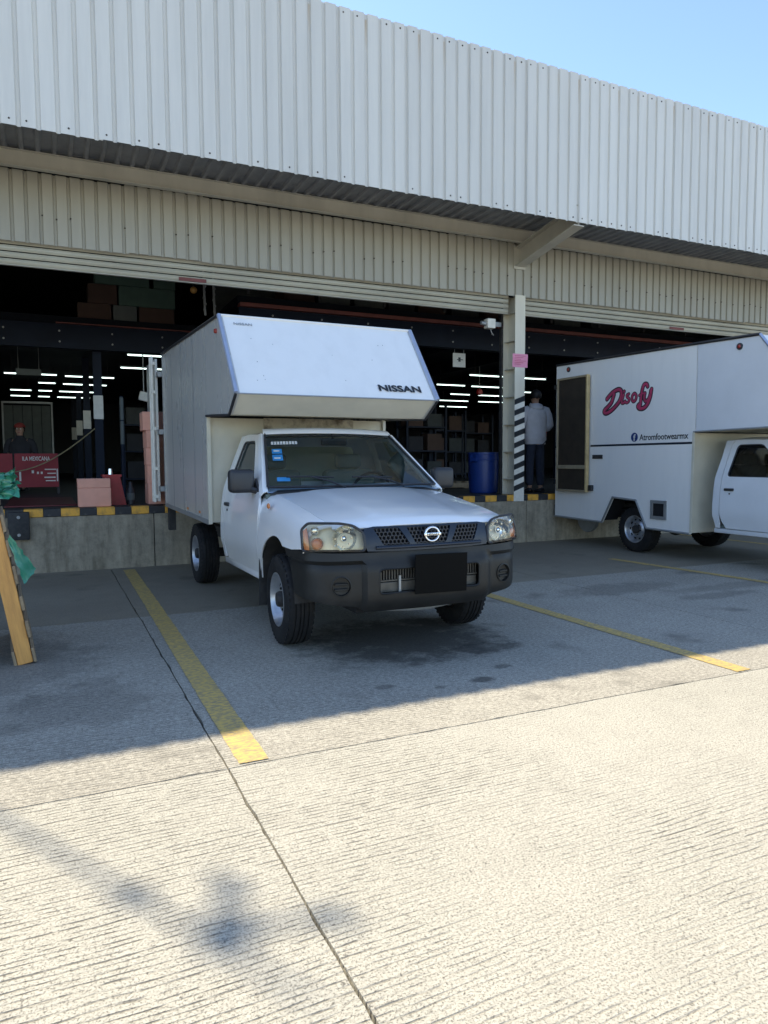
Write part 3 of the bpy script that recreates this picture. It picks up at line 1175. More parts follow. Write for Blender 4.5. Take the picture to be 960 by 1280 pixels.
# ================================================================== TRUCKS
def wheel_meshes():
    t = B()
    half = [(0.186, -0.080), (0.196, -0.096), (0.225, -0.104), (0.262, -0.106), (0.292, -0.101), (0.312, -0.092), (0.325, -0.078),
            (0.329, -0.066), (0.330, -0.052), (0.321, -0.050), (0.321, -0.043), (0.331, -0.041), (0.332, -0.018), (0.322, -0.016), (0.322, -0.009), (0.332, -0.007)]
    prof = half + [(r, -h) for r, h in half[::-1]]
    t.lathe(prof, 'x', 44, closed=True)
    # shoulder blocks
    for i in range(44):
        a = 2*PI*i/44
        for s in (-1, 1):
            c = Vector((s*0.082, math.cos(a)*0.3145, math.sin(a)*0.3145))
            t.box(c, (0.022, 0.020, 0.016), rot=Matrix.Rotation(a+PI/2, 4, 'X'))
    tm = t.mesh('tyre', 'tyre', 35)
    r = B()
    r.lathe([(0.184, 0.08), (0.184, -0.075), (0.199, -0.088), (0.197, -0.098), (0.188, -0.099), (0.180, -0.088), (0.170, -0.070), (0.163, -0.035),
             (0.150, -0.022), (0.128, -0.030), (0.112, -0.050), (0.094, -0.058), (0.076, -0.050), (0.060, -0.048), (0.010, -0.046)], 'x', 40)
    rm = r.mesh('rim', 'rim', 40)
    sl = B()
    for i in range(10):
        a = 2*PI*i/10
        sl.box((-0.0345, math.cos(a)*0.139, math.sin(a)*0.139), (0.014, 0.034, 0.018), rot=Matrix.Rotation(a+PI/2, 4, 'X'), bevel=0.004, seg=1)
    for i in range(6):
        a = 2*PI*i/6+0.2
        sl.cyl((-0.046, math.cos(a)*0.077, math.sin(a)*0.077), (-0.066, math.cos(a)*0.077, math.sin(a)*0.077), 0.010, 0.009, 6)
    slm = sl.mesh('rim_slots', 'pit')
    h = B()
    h.lathe([(0.058, -0.045), (0.057, -0.085), (0.050, -0.097), (0.030, -0.102), (0.001, -0.103)], 'x', 24)
    hm = h.mesh('hub_cap', 'chassis', 40)
    return tm, rm, slm, hm


WM = wheel_meshes()


def add_wheel(root, u, v, side, z=0.331, steer=0.0, chrome=False):
    e = link('wheel', WM[0], root, (u, v, z), (0, 0, (0 if side < 0 else PI)+steer))
    e.name = 'wheel'
    r = link('rim', WM[1], e)
    link('rim_slots', WM[2], e)
    link('hub_cap', WM[3], e)
    return e


zc = smooth_tab([(-0.82, 0.918), (-0.7, 0.960), (-0.5, 1.006), (-0.2, 1.055), (0.1, 1.098), (0.40, 1.132), (0.5, 1.137)])
wsc = smooth_tab([(-0.82, 0.975), (-0.63, 0.995), (-0.4, 1.0), (-0.1, 1.0), (0.4, 1.0)])
uH = lerp_tab([(-0.82, 0.655), (-0.5, 0.685), (0.0, 0.695), (0.4, 0.705)])
ulow = lerp_tab([(0.36, 0.805), (0.47, 0.818), (0.58, 0.831), (0.615, 0.842), (0.70, 0.845), (0.80, 0.842), (0.95, 0.832), (1.06, 0.815), (1.12, 0.80), (1.56, 0.635), (1.7, 0.58)])


def fmap_fender(v, t, side):
    c = zc(v)
    k = wsc(v)
    if t <= 0.33:
        q = t/0.33
        h0 = uH(v)/k
        prof = [(0, h0, 0.045*(uH(v)/0.7)**2), (0.2, 0.735, 0.060), (0.4, 0.778, 0.092), (0.6, 0.806, 0.138), (0.8, 0.823, 0.200), (1.0, 0.832, 0.28)]
        u = float(np.interp(q, [p[0] for p in prof], [p[1] for p in prof]))
        d = float(np.interp(q, [p[0] for p in prof], [p[2] for p in prof]))
        return Vector((side*u*k, v, c-d))
    z = c-0.28-(t-0.33)
    u = 0.832+(ulow(z)-0.832)*min(1, (t-0.33)/0.08)
    return Vector((side*u*k, v, z))


def tz(v, z):
    return 0.33+zc(v)-0.28-z


def round_poly(P, r, n=4):
    out = []
    m = len(P)
    for i in range(m):
        a, b, c = Vector(P[i-1]), Vector(P[i]), Vector(P[(i+1) % m])
        d1, d2 = (a-b), (c-b)
        rr = min(r, d1.length*0.45, d2.length*0.45)
        p, q = b+d1.normalized()*rr, b+d2.normalized()*rr
        for k in range(n+1):
            t = k/n
            out.append(tuple(p*(1-t)**2+b*2*t*(1-t)+q*t*t))
    return out


# plan curve of the front end (bumper), u>=0 half
PLAN = [(0.0, -0.850), (0.25, -0.846), (0.45, -0.836), (0.60, -0.818), (0.71, -0.783), (0.79, -0.722), (0.838, -0.635), (0.857, -0.53), (0.862, -0.40), (0.862, -0.20)]


def plan_table(plan):
    P = [np.array(p) for p in plan]
    # refine by Catmull-Rom
    Q = []
    for i in range(len(P)-1):
        p0 = P[i-1] if i > 0 else np.array((-P[1][0], P[1][1]))
        p1, p2, p3 = P[i], P[i+1], P[min(i+2, len(P)-1)]
        for k in range(8):
            t = k/8
            Q.append(0.5*((2*p1)+(-p0+p2)*t+(2*p0-5*p1+4*p2-p3)*t*t+(-p0+3*p1-3*p2+p3)*t**3))
    Q.append(P[-1])
    Q = np.array(Q)
    s = np.concatenate(([0], np.cumsum(np.linalg.norm(np.diff(Q, axis=0), axis=1))))
    return s, Q


PS, PQ = plan_table(PLAN)


def plan_at(s, off=0.0):
    a = abs(s)
    u = float(np.interp(a, PS, PQ[:, 0]))
    v = float(np.interp(a, PS, PQ[:, 1]))
    u2 = float(np.interp(a+0.01, PS, PQ[:, 0]))
    v2 = float(np.interp(a+0.01, PS, PQ[:, 1]))
    u1 = float(np.interp(max(a-0.01, 0), PS, PQ[:, 0]))
    v1 = float(np.interp(max(a-0.01, 0), PS, PQ[:, 1]))
    t = Vector((u2-u1, v2-v1)).normalized()
    n = Vector((-t.y, t.x))        # inward
    sg = 1 if s >= 0 else -1
    return Vector((sg*(u+n.x*off), v+n.y*off))


def s_of_v(v):
    m = PQ[:, 0] > 0.6
    return float(np.interp(v, PQ[m][:, 1], PS[m]))


def s_of_u(u):
    return float(np.interp(u, PQ[:, 0], PS))


bump_off = lerp_tab([(0.33, 0.075), (0.37, 0.035), (0.41, 0.010), (0.46, 0.0), (0.60, 0.0), (0.655, 0.004), (0.675, 0.020), (0.70, 0.026), (0.75, 0.034)])


def map_bumper(s, z, extra=0.0):
    # outer wings sit a little behind the centre section
    a = abs(s)
    step = 0.034*min(1, max(0, (a-0.475)/0.016)) if z < 0.69 else 0.0
    p = plan_at(s, bump_off(z)+step+extra)
    return Vector((p.x, p.y, z))


def circle2(cx, cy, r, n=20, ry=None):
    return [(cx+r*math.cos(2*PI*i/n), cy+(ry or r)*math.sin(2*PI*i/n)) for i in range(n)]


def build_cab(root, glass_side, lens_l, paint='paint'):
    # ---- hood
    b = B()
    rows = []
    NU, NV = 30, 26
    for j in range(NV+1):
        row = []
        for i in range(NU+1):
            s = -1+2*i/NU
            vf = -0.800+0.080*abs(s)**2.2
            vr = 0.245+0.09*s*s
            v = vf+(vr-vf)*(j/NV)**1.3
            u = s*(uH(v)-0.004)
            z = zc(v)-0.045*(u/0.7)**2
            e = max(0, 1-(v-vf)/0.07)
            z -= 0.018*e*e
            a = abs(u)-(0.30+0.12*(v+0.8))
            z += 0.007*(1 if a < -0.03 else (0 if a > 0.03 else 0.5-0.5*math.sin(a/0.03*PI/2)))
            row.append(Vector((u, v, z)))
        rows.append(row)
    b.grid(rows)
    b.solid(0.012)
    b.obj('hood', paint, root, 50)
    # ---- fenders
    for side in (-1, 1):
        P = [(-0.715, 0.0), (-0.5, 0.0), (-0.2, 0.0), (0.1, 0.0), (0.47, 0.0), (0.47, 0.10), (0.44, 0.17), (0.392, 0.25), (0.385, 0.30), (0.385, tz(0.385, 0.44))]
        for k in range(15):
            th = 0.236+(2.06-0.236)*k/14
            v, z = -0.03+0.40*math.cos(th), 0.33+0.47*math.sin(th)
            P.append((v, tz(v, z)))
        P += [(-0.40, tz(-0.40, 0.742)), (-0.585, tz(-0.585, 0.752)), (-0.600, tz(-0.600, 0.84)), (-0.612, 0.30), (-0.640, 0.19), (-0.685, 0.08)]
        panel('fender', [P], lambda v, t, s=side: fmap_fender(v, t, s), paint, root, 0.045, 0.008, 50)
        # dark wheel-well liner
        b = B()
        rows = []
        for k in range(13):
            th = 0.1+(PI-0.2)*k/12
            rows.append([Vector((side*uu, -0.03+0.41*math.cos(th), 0.33+0.475*math.sin(th))) for uu in (0.825, 0.50)])
        b.grid(rows)
        b.obj('wheel_liner', 'chassis', root, 40)
        # side marker on the fender
        p = fmap_fender(0.155, tz(0.155, 1.0)-0.0 if tz(0.155, 1.0) > 0.33 else 0.2, side)
        b = B()
        b.ball((side*0.818, 0.155, 1.003), 0.022, 2, (0.55, 1.25, 1.0))
        b.obj('side_marker', 'amber', root, 60)
        # ---- door with window opening
        D = [(0.394, 0.47), (0.394, 1.00), (0.43, 1.085), (1.03, 1.563), (1.45, 1.563), (1.485, 1.50), (1.495, 1.1), (1.495, 0.66), (1.47, 0.56), (1.41, 0.47)]
        W = round_poly([(0.62, 1.115), (1.055, 1.505), (1.395, 1.505), (1.43, 1.115)], 0.05)
        d = panel('door', [D, W], lambda v, z, s=side: Vector((s*ulow(z), v, z)), paint, root, 0.05, 0.02, 40)
        W2 = [(0.61, 1.105), (1.05, 1.51), (1.40, 1.51), (1.44, 1.105)]
        panel('window_glass', [W2], lambda v, z, s=side: Vector((s*(ulow(z)-0.022), v, z)), glass_side, d, 0.15, 0.0, 30)
        sb = B()
        WR = [(*p,) for p in W]
        sb.tube([Vector((side*(ulow(z)-0.008), v, z)) for v, z in WR+[WR[0]]], 0.010, 6, False)
        sb.obj('window_seal', 'blacktrim', d, 40)
        hb = B()
        hb.box((side*0.835, 1.37, 0.955), (0.030, 0.135, 0.034), bevel=0.010)
        hb.obj('handle', 'blacktrim', d, 40)
        hb = B()
        hb.cyl((side*0.820, 1.36, 0.905), (side*0.842, 1.36, 0.905), 0.010, 0.010, 10)
        hb.obj('key_lock', 'blacktrim', d)
        # cab corner behind the door
        Q = [(1.503, 0.47), (1.503, 1.1), (1.493, 1.50), (1.462, 1.563), (1.57, 1.563), (1.60, 1.1), (1.60, 0.62), (1.56, 0.47)]
        panel('cab_corner', [Q], lambda v, z, s=side: Vector((s*ulow(z), v, z)), paint, root, 0.06, 0.015, 40)
        # rocker
        rk = B()
        rk.bx(side*0.74, side*0.806, 0.40, 1.60, 0.405, 0.464, 0.012)
        rk.obj('rocker_panel', paint, root, 40)
        # A pillar
        rows = []
        for k in range(9):
            t = -0.05+1.05*k/8
            ws = Vector((0.745+(0.588-0.745)*t, 0.41+(1.0-0.41)*t, 1.125+(1.561-1.125)*t))
            vo, zo = 0.432+(1.03-0.432)*t, 1.085+(1.563-1.085)*t
            ou = Vector((ulow(zo), vo, zo))
            md = (ws+ou)/2+Vector((0.012, -0.02, 0.010))
            inn = ws+Vector((-0.012, 0.02, -0.02))
            rows.append([Vector((side*p.x, p.y, p.z)) for p in (inn, ws, md, ou)])
        b = B()
        b.grid(rows)
        b.solid(0.008)
        b.obj('windscreen_pillar', paint, root, 60)
        # roof-side rail
        # mirror
        m = B()
        m.box((side*0.912, 0.57, 1.180), (0.200, 0.115, 0.185), bevel=0.035, seg=3)
        mo = m.obj('mirror', 'blacktrim', root, 50)
        m = B()
        m.tube([(side*0.79, 0.52, 1.10), (side*0.83, 0.53, 1.112), (side*0.88, 0.56, 1.13)], 0.026, 8)
        m.prism([(0.42, 1.075), (0.58, 1.115), (0.56, 1.20)], 'x', side*0.788, side*0.806)
        m.obj('mirror_arm', 'blacktrim', mo, 40)
        m = B()
        m.bx(side*0.912-0.085, side*0.912+0.085, 0.628, 0.6305, 1.105, 1.255)
        m.obj('mirror_glass', 'chrome', mo)
        # mudflap
        m = B()
        rows = [[Vector((side*u, 0.385+0.012*math.sin(u*14)+0.05*(0.62-z), z)) for u in (0.60, 0.66, 0.72, 0.78, 0.835)] for z in (0.60, 0.5, 0.4, 0.3, 0.22)]
        m.grid(rows)
        m.solid(0.008)
        m.obj('mudflap', 'rubber', root, 40)
    # ---- cowl
    b = B()
    rows = []
    for j in range(4):
        rows.append([Vector((s*0.74, 0.235+0.09*s*s+0.035*j+(0.03*s*s*j/3), 1.104+0.006*j-0.02*s*s)) for s in np.linspace(-1, 1, 15)])
    b.grid(rows)
    b.solid(0.01)
    b.obj('cowl', 'blacktrim', root, 40)
    # ---- windscreen

    def ws(s, t):
        return Vector((s*(0.745+(0.588-0.745)*t), 0.315+0.095*s*s+((0.94+0.06*s*s)-(0.315+0.095*s*s))*t, 1.125+(1.575-0.014*s*s-1.125)*t))
    b = B()
    b.grid([[ws(s, t) for t in np.linspace(0, 1, 9)] for s in np.linspace(-1, 1, 19)])
    wso = b.obj('windscreen', 'glass', root, 60)
    b = B()
    loop = [ws(s, 0.005) for s in np.linspace(-1, 1, 16)]+[ws(1, t) for t in np.linspace(0.1, 1, 8)]+[ws(s, 1) for s in np.linspace(0.9, -1, 16)]+[ws(-1, t) for t in np.linspace(0.9, 0, 8)]
    b.tube([p+Vector((0, -0.004, 0.006)) for p in loop], 0.011, 6, False)
    b.obj('seal', 'blacktrim', wso, 40)
    b = B()
    b.grid([[ws(s, 0.985)+Vector((0, -0.010, 0.010)), ws(s, 1.02)+Vector((0, -0.014, 0.016)), ws(s, 1.05)+Vector((0, -0.006, 0.020)), ws(s, 1.09)+Vector((0, 0.02, 0.012))] for s in np.linspace(-1.03, 1.03, 19)])
    b.solid(0.006)
    b.obj('roof_header', paint, root, 60)
    # black ceramic band on the glass top
    b = B()
    b.grid([[ws(s, t)+Vector((0, 0.012, -0.012)) for t in (0.955, 1.0)] for s in np.linspace(-0.99, 0.99, 15)])
    b.obj('shade_band', 'blacktrim', wso, 40)
    # wipers
    for (s0, s1, t1) in ((-0.20, -0.80, 0.17), (0.52, -0.05, 0.15)):
        p0 = ws(s0, 0.0)+Vector((0, -0.05, 0.0))
        p1 = ws(s0+(s1-s0)*0.55, t1*0.8)+Vector((0, -0.02, 0.022))
        q0 = ws(s0+(s1-s0)*0.12, t1*0.85)+Vector((0, -0.014, 0.012))
        q1 = ws(s1, t1)+Vector((0, -0.014, 0.012))
        b = B()
        b.tube([p0, (p0+p1)/2+Vector((0, 0, 0.012)), p1], 0.008, 6)
        b.tube([q0, (q0+q1)/2+Vector((0, 0, 0.004)), q1], 0.008, 6)
        b.obj('wiper', 'blacktrim', root, 40)
    # ---- roof
    zr = smooth_tab([(0.90, 1.572), (1.0, 1.590), (1.15, 1.606), (1.4, 1.611), (1.58, 1.595)])
    rows = []
    for s in np.linspace(-1, 1, 21):
        row = []
        for k in range(11):
            v0 = 0.945+0.06*s*s
            v = v0+(1.585-v0)*k/10
            row.append(Vector((s*0.628, v, zr(v)-0.040*abs(s)**4)))
        rows.append(row)
    b = B()
    b.grid(rows)
    b.solid(0.012)
    b.obj('roof', paint, root, 50)
    # ---- back of cab with rear window
    Bk = [(-0.80, 0.47), (-0.815, 1.06), (-0.632, 1.558), (0.632, 1.558), (0.815, 1.06), (0.80, 0.47)]
    Wk = round_poly([(-0.54, 1.14), (-0.48, 1.47), (0.48, 1.47), (0.54, 1.14)], 0.05)
    panel('cab_back', [Bk, Wk], lambda u, z: Vector((u, 1.585, z)), paint, root, 0.15, 0.012, 40)
    panel('rear_window', [Wk], lambda u, z: Vector((u, 1.580, z)), 'glass', root, 0.2, 0.0, 40)
    # ---- cabin
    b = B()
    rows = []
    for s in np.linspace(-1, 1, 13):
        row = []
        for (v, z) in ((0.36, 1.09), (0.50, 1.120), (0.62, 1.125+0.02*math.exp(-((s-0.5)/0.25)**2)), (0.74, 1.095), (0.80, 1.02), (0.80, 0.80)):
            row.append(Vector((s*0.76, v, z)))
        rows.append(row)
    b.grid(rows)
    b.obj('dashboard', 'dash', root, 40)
    b = B()
    b.tube([Vector((0.37+0.185*math.cos(a), 0.93-0.075*math.sin(a), 1.06+0.17*math.sin(a))) for a in np.linspace(0, 2*PI, 25)], 0.014, 8, False)
    b.cyl((0.37, 0.80, 1.0), (0.37, 0.93, 1.06), 0.035, 0.05, 10)
    b.box((0.37, 0.93, 1.06), (0.34, 0.025, 0.05))
    b.obj('steering_wheel', 'blacktrim', root, 40)
    for u in (-0.38, 0.38):
        b = B()
        b.box((u, 1.42, 0.98), (0.52, 0.14, 0.55), rot=('X', -0.16), bevel=0.05, seg=3)
        b.box((u, 1.18, 0.70), (0.52, 0.50, 0.16), bevel=0.05, seg=3)
        b.box((u, 1.47, 1.33), (0.26, 0.09, 0.14), bevel=0.035, seg=3)
        b.obj('seat', 'interior', root, 50)
    b = B()
    b.bx(-0.77, 0.77, 0.38, 1.57, 0.46, 0.50)
    b.bx(-0.77, 0.77, 0.36, 0.40, 0.46, 1.08)
    b.obj('cab_floor', 'interior', root)
    b = B()
    b.box((0.02, 0.93, 1.50), (0.24, 0.03, 0.06), bevel=0.012)
    b.tube([(0.02, 0.95, 1.52), (0.02, 0.98, 1.57)], 0.01, 6)
    b.obj('rear_view_mirror', 'blacktrim', root, 40)
    # ---- engine bay blocker and underside
    b = B()
    b.bx(-0.60, 0.60, -0.70, 0.30, 0.40, 0.86)
    b.bx(-0.50, 0.50, -0.72, -0.05, 0.335, 0.40)
    b.obj('engine_bay', 'pit', root)
    # ---- bumper
    e = s_of_v(-0.225)
    sa = s_of_v(-0.44)
    top = 0.748
    half = [(0.0, 0.345), (0.46, 0.350), (0.50, 0.372), (0.54, 0.392), (s_of_u(0.66), 0.405), (s_of_u(0.78), 0.425), (sa, 0.455)]
    for k in range(1, 9):
        th = math.acos((-0.44+0.03)/0.44 if k == 0 else max(-1, (-0.44+0.03)/0.44)) if False else 0
        f = k/8
        z = 0.455+(top-0.455)*f
        vv = -0.03-0.43*math.sqrt(max(0, 1-((z-0.33)/0.475)**2))
        vv = min(vv, -0.222)
        half.append((s_of_v(vv), z))
    P = [(s, z) for s, z in half] + [(s_of_v(-0.45), top), (s_of_u(0.74), top), (s_of_u(0.5), 0.742), (0.0, 0.740)]
    P = P + [(-s, z) for s, z in P[::-1] if s > 1e-6]
    hole = round_poly([(-0.385, 0.470), (0.385, 0.470), (0.385, 0.632), (-0.385, 0.632)], 0.035)
    sf_ = s_of_u(0.635)
    fogs = [circle2(sg*sf_, 0.532, 0.066, 20) for sg in (-1, 1)]
    bo_ = panel('front_bumper', [P, hole]+fogs, map_bumper, 'bumper', root, 0.028, 0.02, 38)
    b = B()
    ring = []
    for (s, z) in hole+[hole[0]]:
        ring.append(map_bumper(s, z, 0.004))
    b.tube(ring, 0.008, 6, False)
    b.obj('opening_lip', 'bumper', bo_, 40)
    for sg in (-1, 1):
        c = map_bumper(sg*sf_, 0.532)
        nn = plan_at(sg*sf_, 0.05)-plan_at(sg*sf_, 0)
        ang = math.atan2(nn.y, nn.x)-PI/2
        q = B()
        q.lathe([(0.066, 0.020), (0.068, -0.004), (0.061, -0.006), (0.056, 0.014), (0.0005, 0.018)], 'y', 26)
        for zz in (-0.022, 0.012):
            q.box((0, 0.006, zz), (0.084, 0.020, 0.014), bevel=0.003, seg=1)
        q.obj('fog_lamp_cover', 'bumper', bo_, 40, loc=c, rot=(0, 0, ang))
    # lower grille inside the bumper opening
    b = B()
    b.bx(-0.39, 0.39, -0.768, -0.760, 0.46, 0.64)
    lg = b.obj('radiator', 'pit', bo_)
    b = B()
    for k in range(38):
        x = -0.375+k*0.0203
        b.bx(x-0.003, x+0.003, -0.80, -0.79, 0.555, 0.63)
    b.bx(-0.385, 0.385, -0.803, -0.790, 0.545, 0.553)
    b.obj('lower_grille', 'dirtymetal', bo_)
    b = B()
    b.bx(-0.385, 0.385, -0.797, -0.780, 0.470, 0.538, 0.006)
    b.obj('crossmember', 'dirtymetal', bo_)
    b = B()
    b.box((-0.225, -0.812, 0.52), (0.014, 0.014, 0.12))
    b.obj('plate_bracket', 'steelgrey', bo_)
    # licence plate (blank black)
    b = B()
    b.box((0.055, -0.878, 0.585), (0.40, 0.006, 0.262), rot=('Y', 0.02), bevel=0.002, seg=1)
    b.box((0.055, -0.862, 0.60), (0.2, 0.026, 0.04))
    b.obj('number_plate', 'plate', bo_)
    # ---- grille

    def map_grille(u, z):
        f = (z-0.745)/0.17
        v = -0.842+0.05*(abs(u)/0.46)**2*0.6+0.045*f*f
        return Vector((u, v, z))
    out = [(-0.455, 0.752), (-0.30, 0.746), (0.30, 0.746), (0.455, 0.752), (0.475, 0.80), (0.468, 0.895), (0.40, 0.908), (-0.40, 0.908), (-0.468, 0.895), (-0.475, 0.80)]
    h1 = round_poly([(-0.345, 0.786), (-0.155, 0.786), (-0.225, 0.897), (-0.405, 0.897)], 0.012, 2)
    h3 = [(-u, z) for u, z in h1]
    h2 = round_poly([(-0.115, 0.788), (0.115, 0.788), (0.170, 0.897), (-0.170, 0.897)], 0.012, 2)
    gr = panel('grille', [out, h1, h2, h3], map_grille, 'grille', root, 0.03, 0.02, 40)
    hx = B()
    cell = 0.0165
    for hole_ in (h1, h2, h3):
        us = [p[0] for p in hole_]
        for r_ in range(6):
            z = 0.782+r_*cell*1.5
            for c_ in range(40):
                u = min(us)-0.02+(c_+(0.5 if r_ % 2 else 0))*cell*1.732
                if u > max(us)+0.01:
                    break
                for k in range(6):
                    a0, a1 = PI/3*k+PI/6, PI/3*(k+1)+PI/6
                    if k >= 3:
                        continue
                    o0, o1 = cell*1.0, cell*1.0
                    p = (u+o0*math.cos(a0), z+o0*math.sin(a0))
                    q = (u+o1*math.cos(a1), z+o1*math.sin(a1))
                    if not inside(np.array([((p[0]+q[0])/2, (p[1]+q[1])/2)]), [hole_])[0]:
                        continue
                    P3 = [map_grille(*p), map_grille(*q)]
                    mid = (P3[0]+P3[1])/2+Vector((0, 0.014, 0))
                    d = P3[1]-P3[0]
                    hx.box(mid, (d.length+0.005, 0.012, 0.0075), rot=('Y', -math.atan2(d.z, d.x)))
    tag(hx.obj('honeycomb', 'grille', gr), kind='stuff')
    b = B()
    b.bx(-0.42, 0.42, -0.775, -0.77, 0.76, 0.90)
    b.obj('grille_void', 'pit', gr)
    # ledge under the grille
    b = B()
    b.tube([map_grille(u, 0.772)+Vector((0, -0.006, 0)) for u in np.linspace(-0.40, 0.40, 17)], 0.012, 8)
    b.obj('grille_ledge', 'grille', gr, 50)
    # emblem: ring, bar, name
    b = B()
    b.tube([Vector((0.052*math.cos(a), 0, 0.046*math.sin(a))) for a in np.linspace(0, 2*PI, 33)], 0.0078, 8, False)
    em = b.obj('emblem', 'chrome', gr, 60, loc=(0, -0.850, 0.846))
    b = B()
    b.box((0, -0.005, 0), (0.128, 0.012, 0.022), bevel=0.004)
    b.obj('emblem_bar', 'chrome', em, 50)
    text_mesh('emblem_name', 'NISSAN', 0.021, 'ink', em, (0, -0.0118, -0.0075), (1, 0, 0), (0, 0, 1), 0.0005, 1.25, 0.0004, 'CENTER')
    # ---- headlights
    HP = [(0.462, -0.816), (0.53, -0.808), (0.62, -0.794), (0.70, -0.768), (0.768, -0.728), (0.815, -0.676), (0.836, -0.632)]
    HA = np.array(HP)
    HS = np.concatenate(([0], np.cumsum(np.linalg.norm(np.diff(HA, axis=0), axis=1))))
    HL = HS[-1]
    for side in (-1, 1):
        def hm(a, z, off=0.0, s=side):
            u = float(np.interp(a, HS, HA[:, 0]))
            v = float(np.interp(a, HS, HA[:, 1]))
            k = (z-0.755)/0.165
            return Vector((s*(u-off*0.25), v+0.045*k*k+off, z))
        outl = round_poly([(0.012, 0.757), (0.012, 0.872), (0.075, 0.918), (0.16, 0.934), (HL-0.075, 0.936), (HL-0.006, 0.890), (HL-0.004, 0.757)], 0.022, 3)
        hl = panel('headlight', [outl], lambda a, z: hm(a, z, 0.055), 'lampback', root, 0.03, 0.004, 50)
        b = B()
        b.tube([hm(a, z, 0.004) for a, z in outl+[outl[0]]], 0.009, 6, False)
        b.obj('lamp_gasket', 'blacktrim', hl, 40)
        panel('lens', [outl], lambda a, z: hm(a, z, 0.0), lens_l if side < 0 else 'lensclear', hl, 0.03, 0.0, 60)
        # main reflector bowl and bulb shield
        c = hm(0.145, 0.838, 0.046)
        q = B()
        q.lathe([(0.083, -0.022), (0.080, -0.018), (0.062, 0.004), (0.036, 0.018), (0.0005, 0.024)], 'y', 28)
        for k in range(8):
            a = 2*PI*k/8
            q.box((0.055*math.cos(a), -0.002, 0.055*math.sin(a)), (0.012, 0.010, 0.012), bevel=0.002, seg=1)
        rf = q.obj('reflector', 'reflector', hl, 30, loc=c)
        q = B()
        q.ball((0, -0.01, 0), 0.022, 2, (1, 0.8, 1))
        q.obj('bulb_shield', 'chrome', hl, 60, loc=c)
        for (a, z, r_, mt_) in ((0.322, 0.885, 0.024, 'reflector'), (0.318, 0.805, 0.034, 'amber')):
            c2 = hm(a, z, 0.042)
            q = B()
            q.lathe([(r_*1.22, -0.014), (r_*1.15, -0.02), (r_*1.05, -0.014), (r_*0.98, 0.006)], 'y', 22)
            bez = q.obj('lamp_bezel', 'reflector', hl, 40, loc=c2, rot=(0, 0, side*0.35))
            q = B()
            q.ball((0, -0.008, 0), r_, 2, (1, 0.35, 1))
            q.obj('signal_lamp' if mt_ == 'amber' else 'parking_lamp', mt_, hl, 60, loc=c2, rot=(0, 0, side*0.35))
        strip = [(HL-0.062, 0.765), (HL-0.058, 0.905), (HL-0.022, 0.885), (HL-0.014, 0.765)]
        panel('amber_strip', [strip], lambda a, z: hm(a, z, 0.012), 'amber', hl, 0.03, 0.004, 50)
    # ---- chassis
    b = B()
    for sgn in (-1, 1):
        b.bx(sgn*0.34, sgn*0.42, -0.55, 4.2, 0.44, 0.56)
    for v in (-0.45, 0.0, 0.9, 1.9, 2.95, 3.9):
        b.bx(-0.34, 0.34, v-0.04, v+0.04, 0.45, 0.53)
    b.cyl((-0.64, 2.95, 0.331), (0.64, 2.95, 0.331), 0.05, 0.05, 12)
    b.ball((0.0, 2.95, 0.331), 0.13, 2)
    b.cyl((-0.62, 0.0, 0.331), (0.62, 0.0, 0.331), 0.035, 0.035, 10)
    b.tube([(-0.55, 0.0, 0.30), (-0.42, -0.10, 0.36), (-0.3, -0.2, 0.42)], 0.025, 6)
    b.tube([(0.55, 0.0, 0.30), (0.42, -0.10, 0.36), (0.3, -0.2, 0.42)], 0.025, 6)
    b.bx(-0.30, 0.30, 0.2, 1.4, 0.36, 0.5)
    b.obj('chassis', 'chassis', root)
    b = B()
    b.tube([(-0.34, -0.66, 0.335), (-0.10, -0.70, 0.322), (0.06, -0.69, 0.315), (0.30, -0.66, 0.33)], 0.010, 6)
    b.obj('tow_bar', 'steelgrey', root, 40)
    # ---- wheels
    for sgn in (-1, 1):
        add_wheel(root, sgn*0.715, 0.0, sgn, steer=R(-3))
        add_wheel(root, sgn*0.715, 2.95, sgn)


# ------------------------------------------------------------------ truck one
T1 = thing('box_truck', 'white box truck with black bumper parked nose out at the dock', 'truck', (2.285, 5.0, 0.0), R(0.8))
build_cab(T1, 'glass', 'lens')
UL, UR = -0.935, 0.865
PROF = [(4.10, 2.635), (1.10, 2.555), (0.57, 1.865), (0.80, 1.712), (1.66, 1.755), (1.66, 0.755), (4.10, 0.79)]
for nm, ua, ub in (('box_side', UL, UL+0.028), ('box_side', UR-0.028, UR)):
    b = B()
    b.prism(PROF, 'x', ua, ub)
    side = b.obj(nm, 'boxside', T1)
    # riveted seams of the skin
    b = B()
    uo = ua-0.0015 if ua < 0 else ub+0.0015
    for v in (2.25, 2.87, 3.48):
        b.bx(min(uo, uo+0.001), max(uo, uo+0.001), v-0.012, v+0.012, 0.80, 2.55)
    b.obj('panel_seam', 'steelgrey', side)
b = B()
b.bx(UL+0.03, UR-0.03, 4.07, 4.09, 0.80, 0.85)
# front sloping face, lower slope, underside, bulkhead, roof, floor as separate skins


def skin(name, a, c, mt_, t=0.025, ua=UL+0.0285, ub=UR-0.0285, eps=0.0):
    (v0, z0), (v1, z1) = a, c
    d = Vector((v1-v0, z1-z0)).normalized()
    n = Vector((-d.y, d.x))
    b = B()
    b.prism([(v0, z0), (v1, z1), (v1+n.x*t, z1+n.y*t), (v0+n.x*t, z0+n.y*t)], 'x', ua, ub)
    return b.obj(name, mt_, T1)


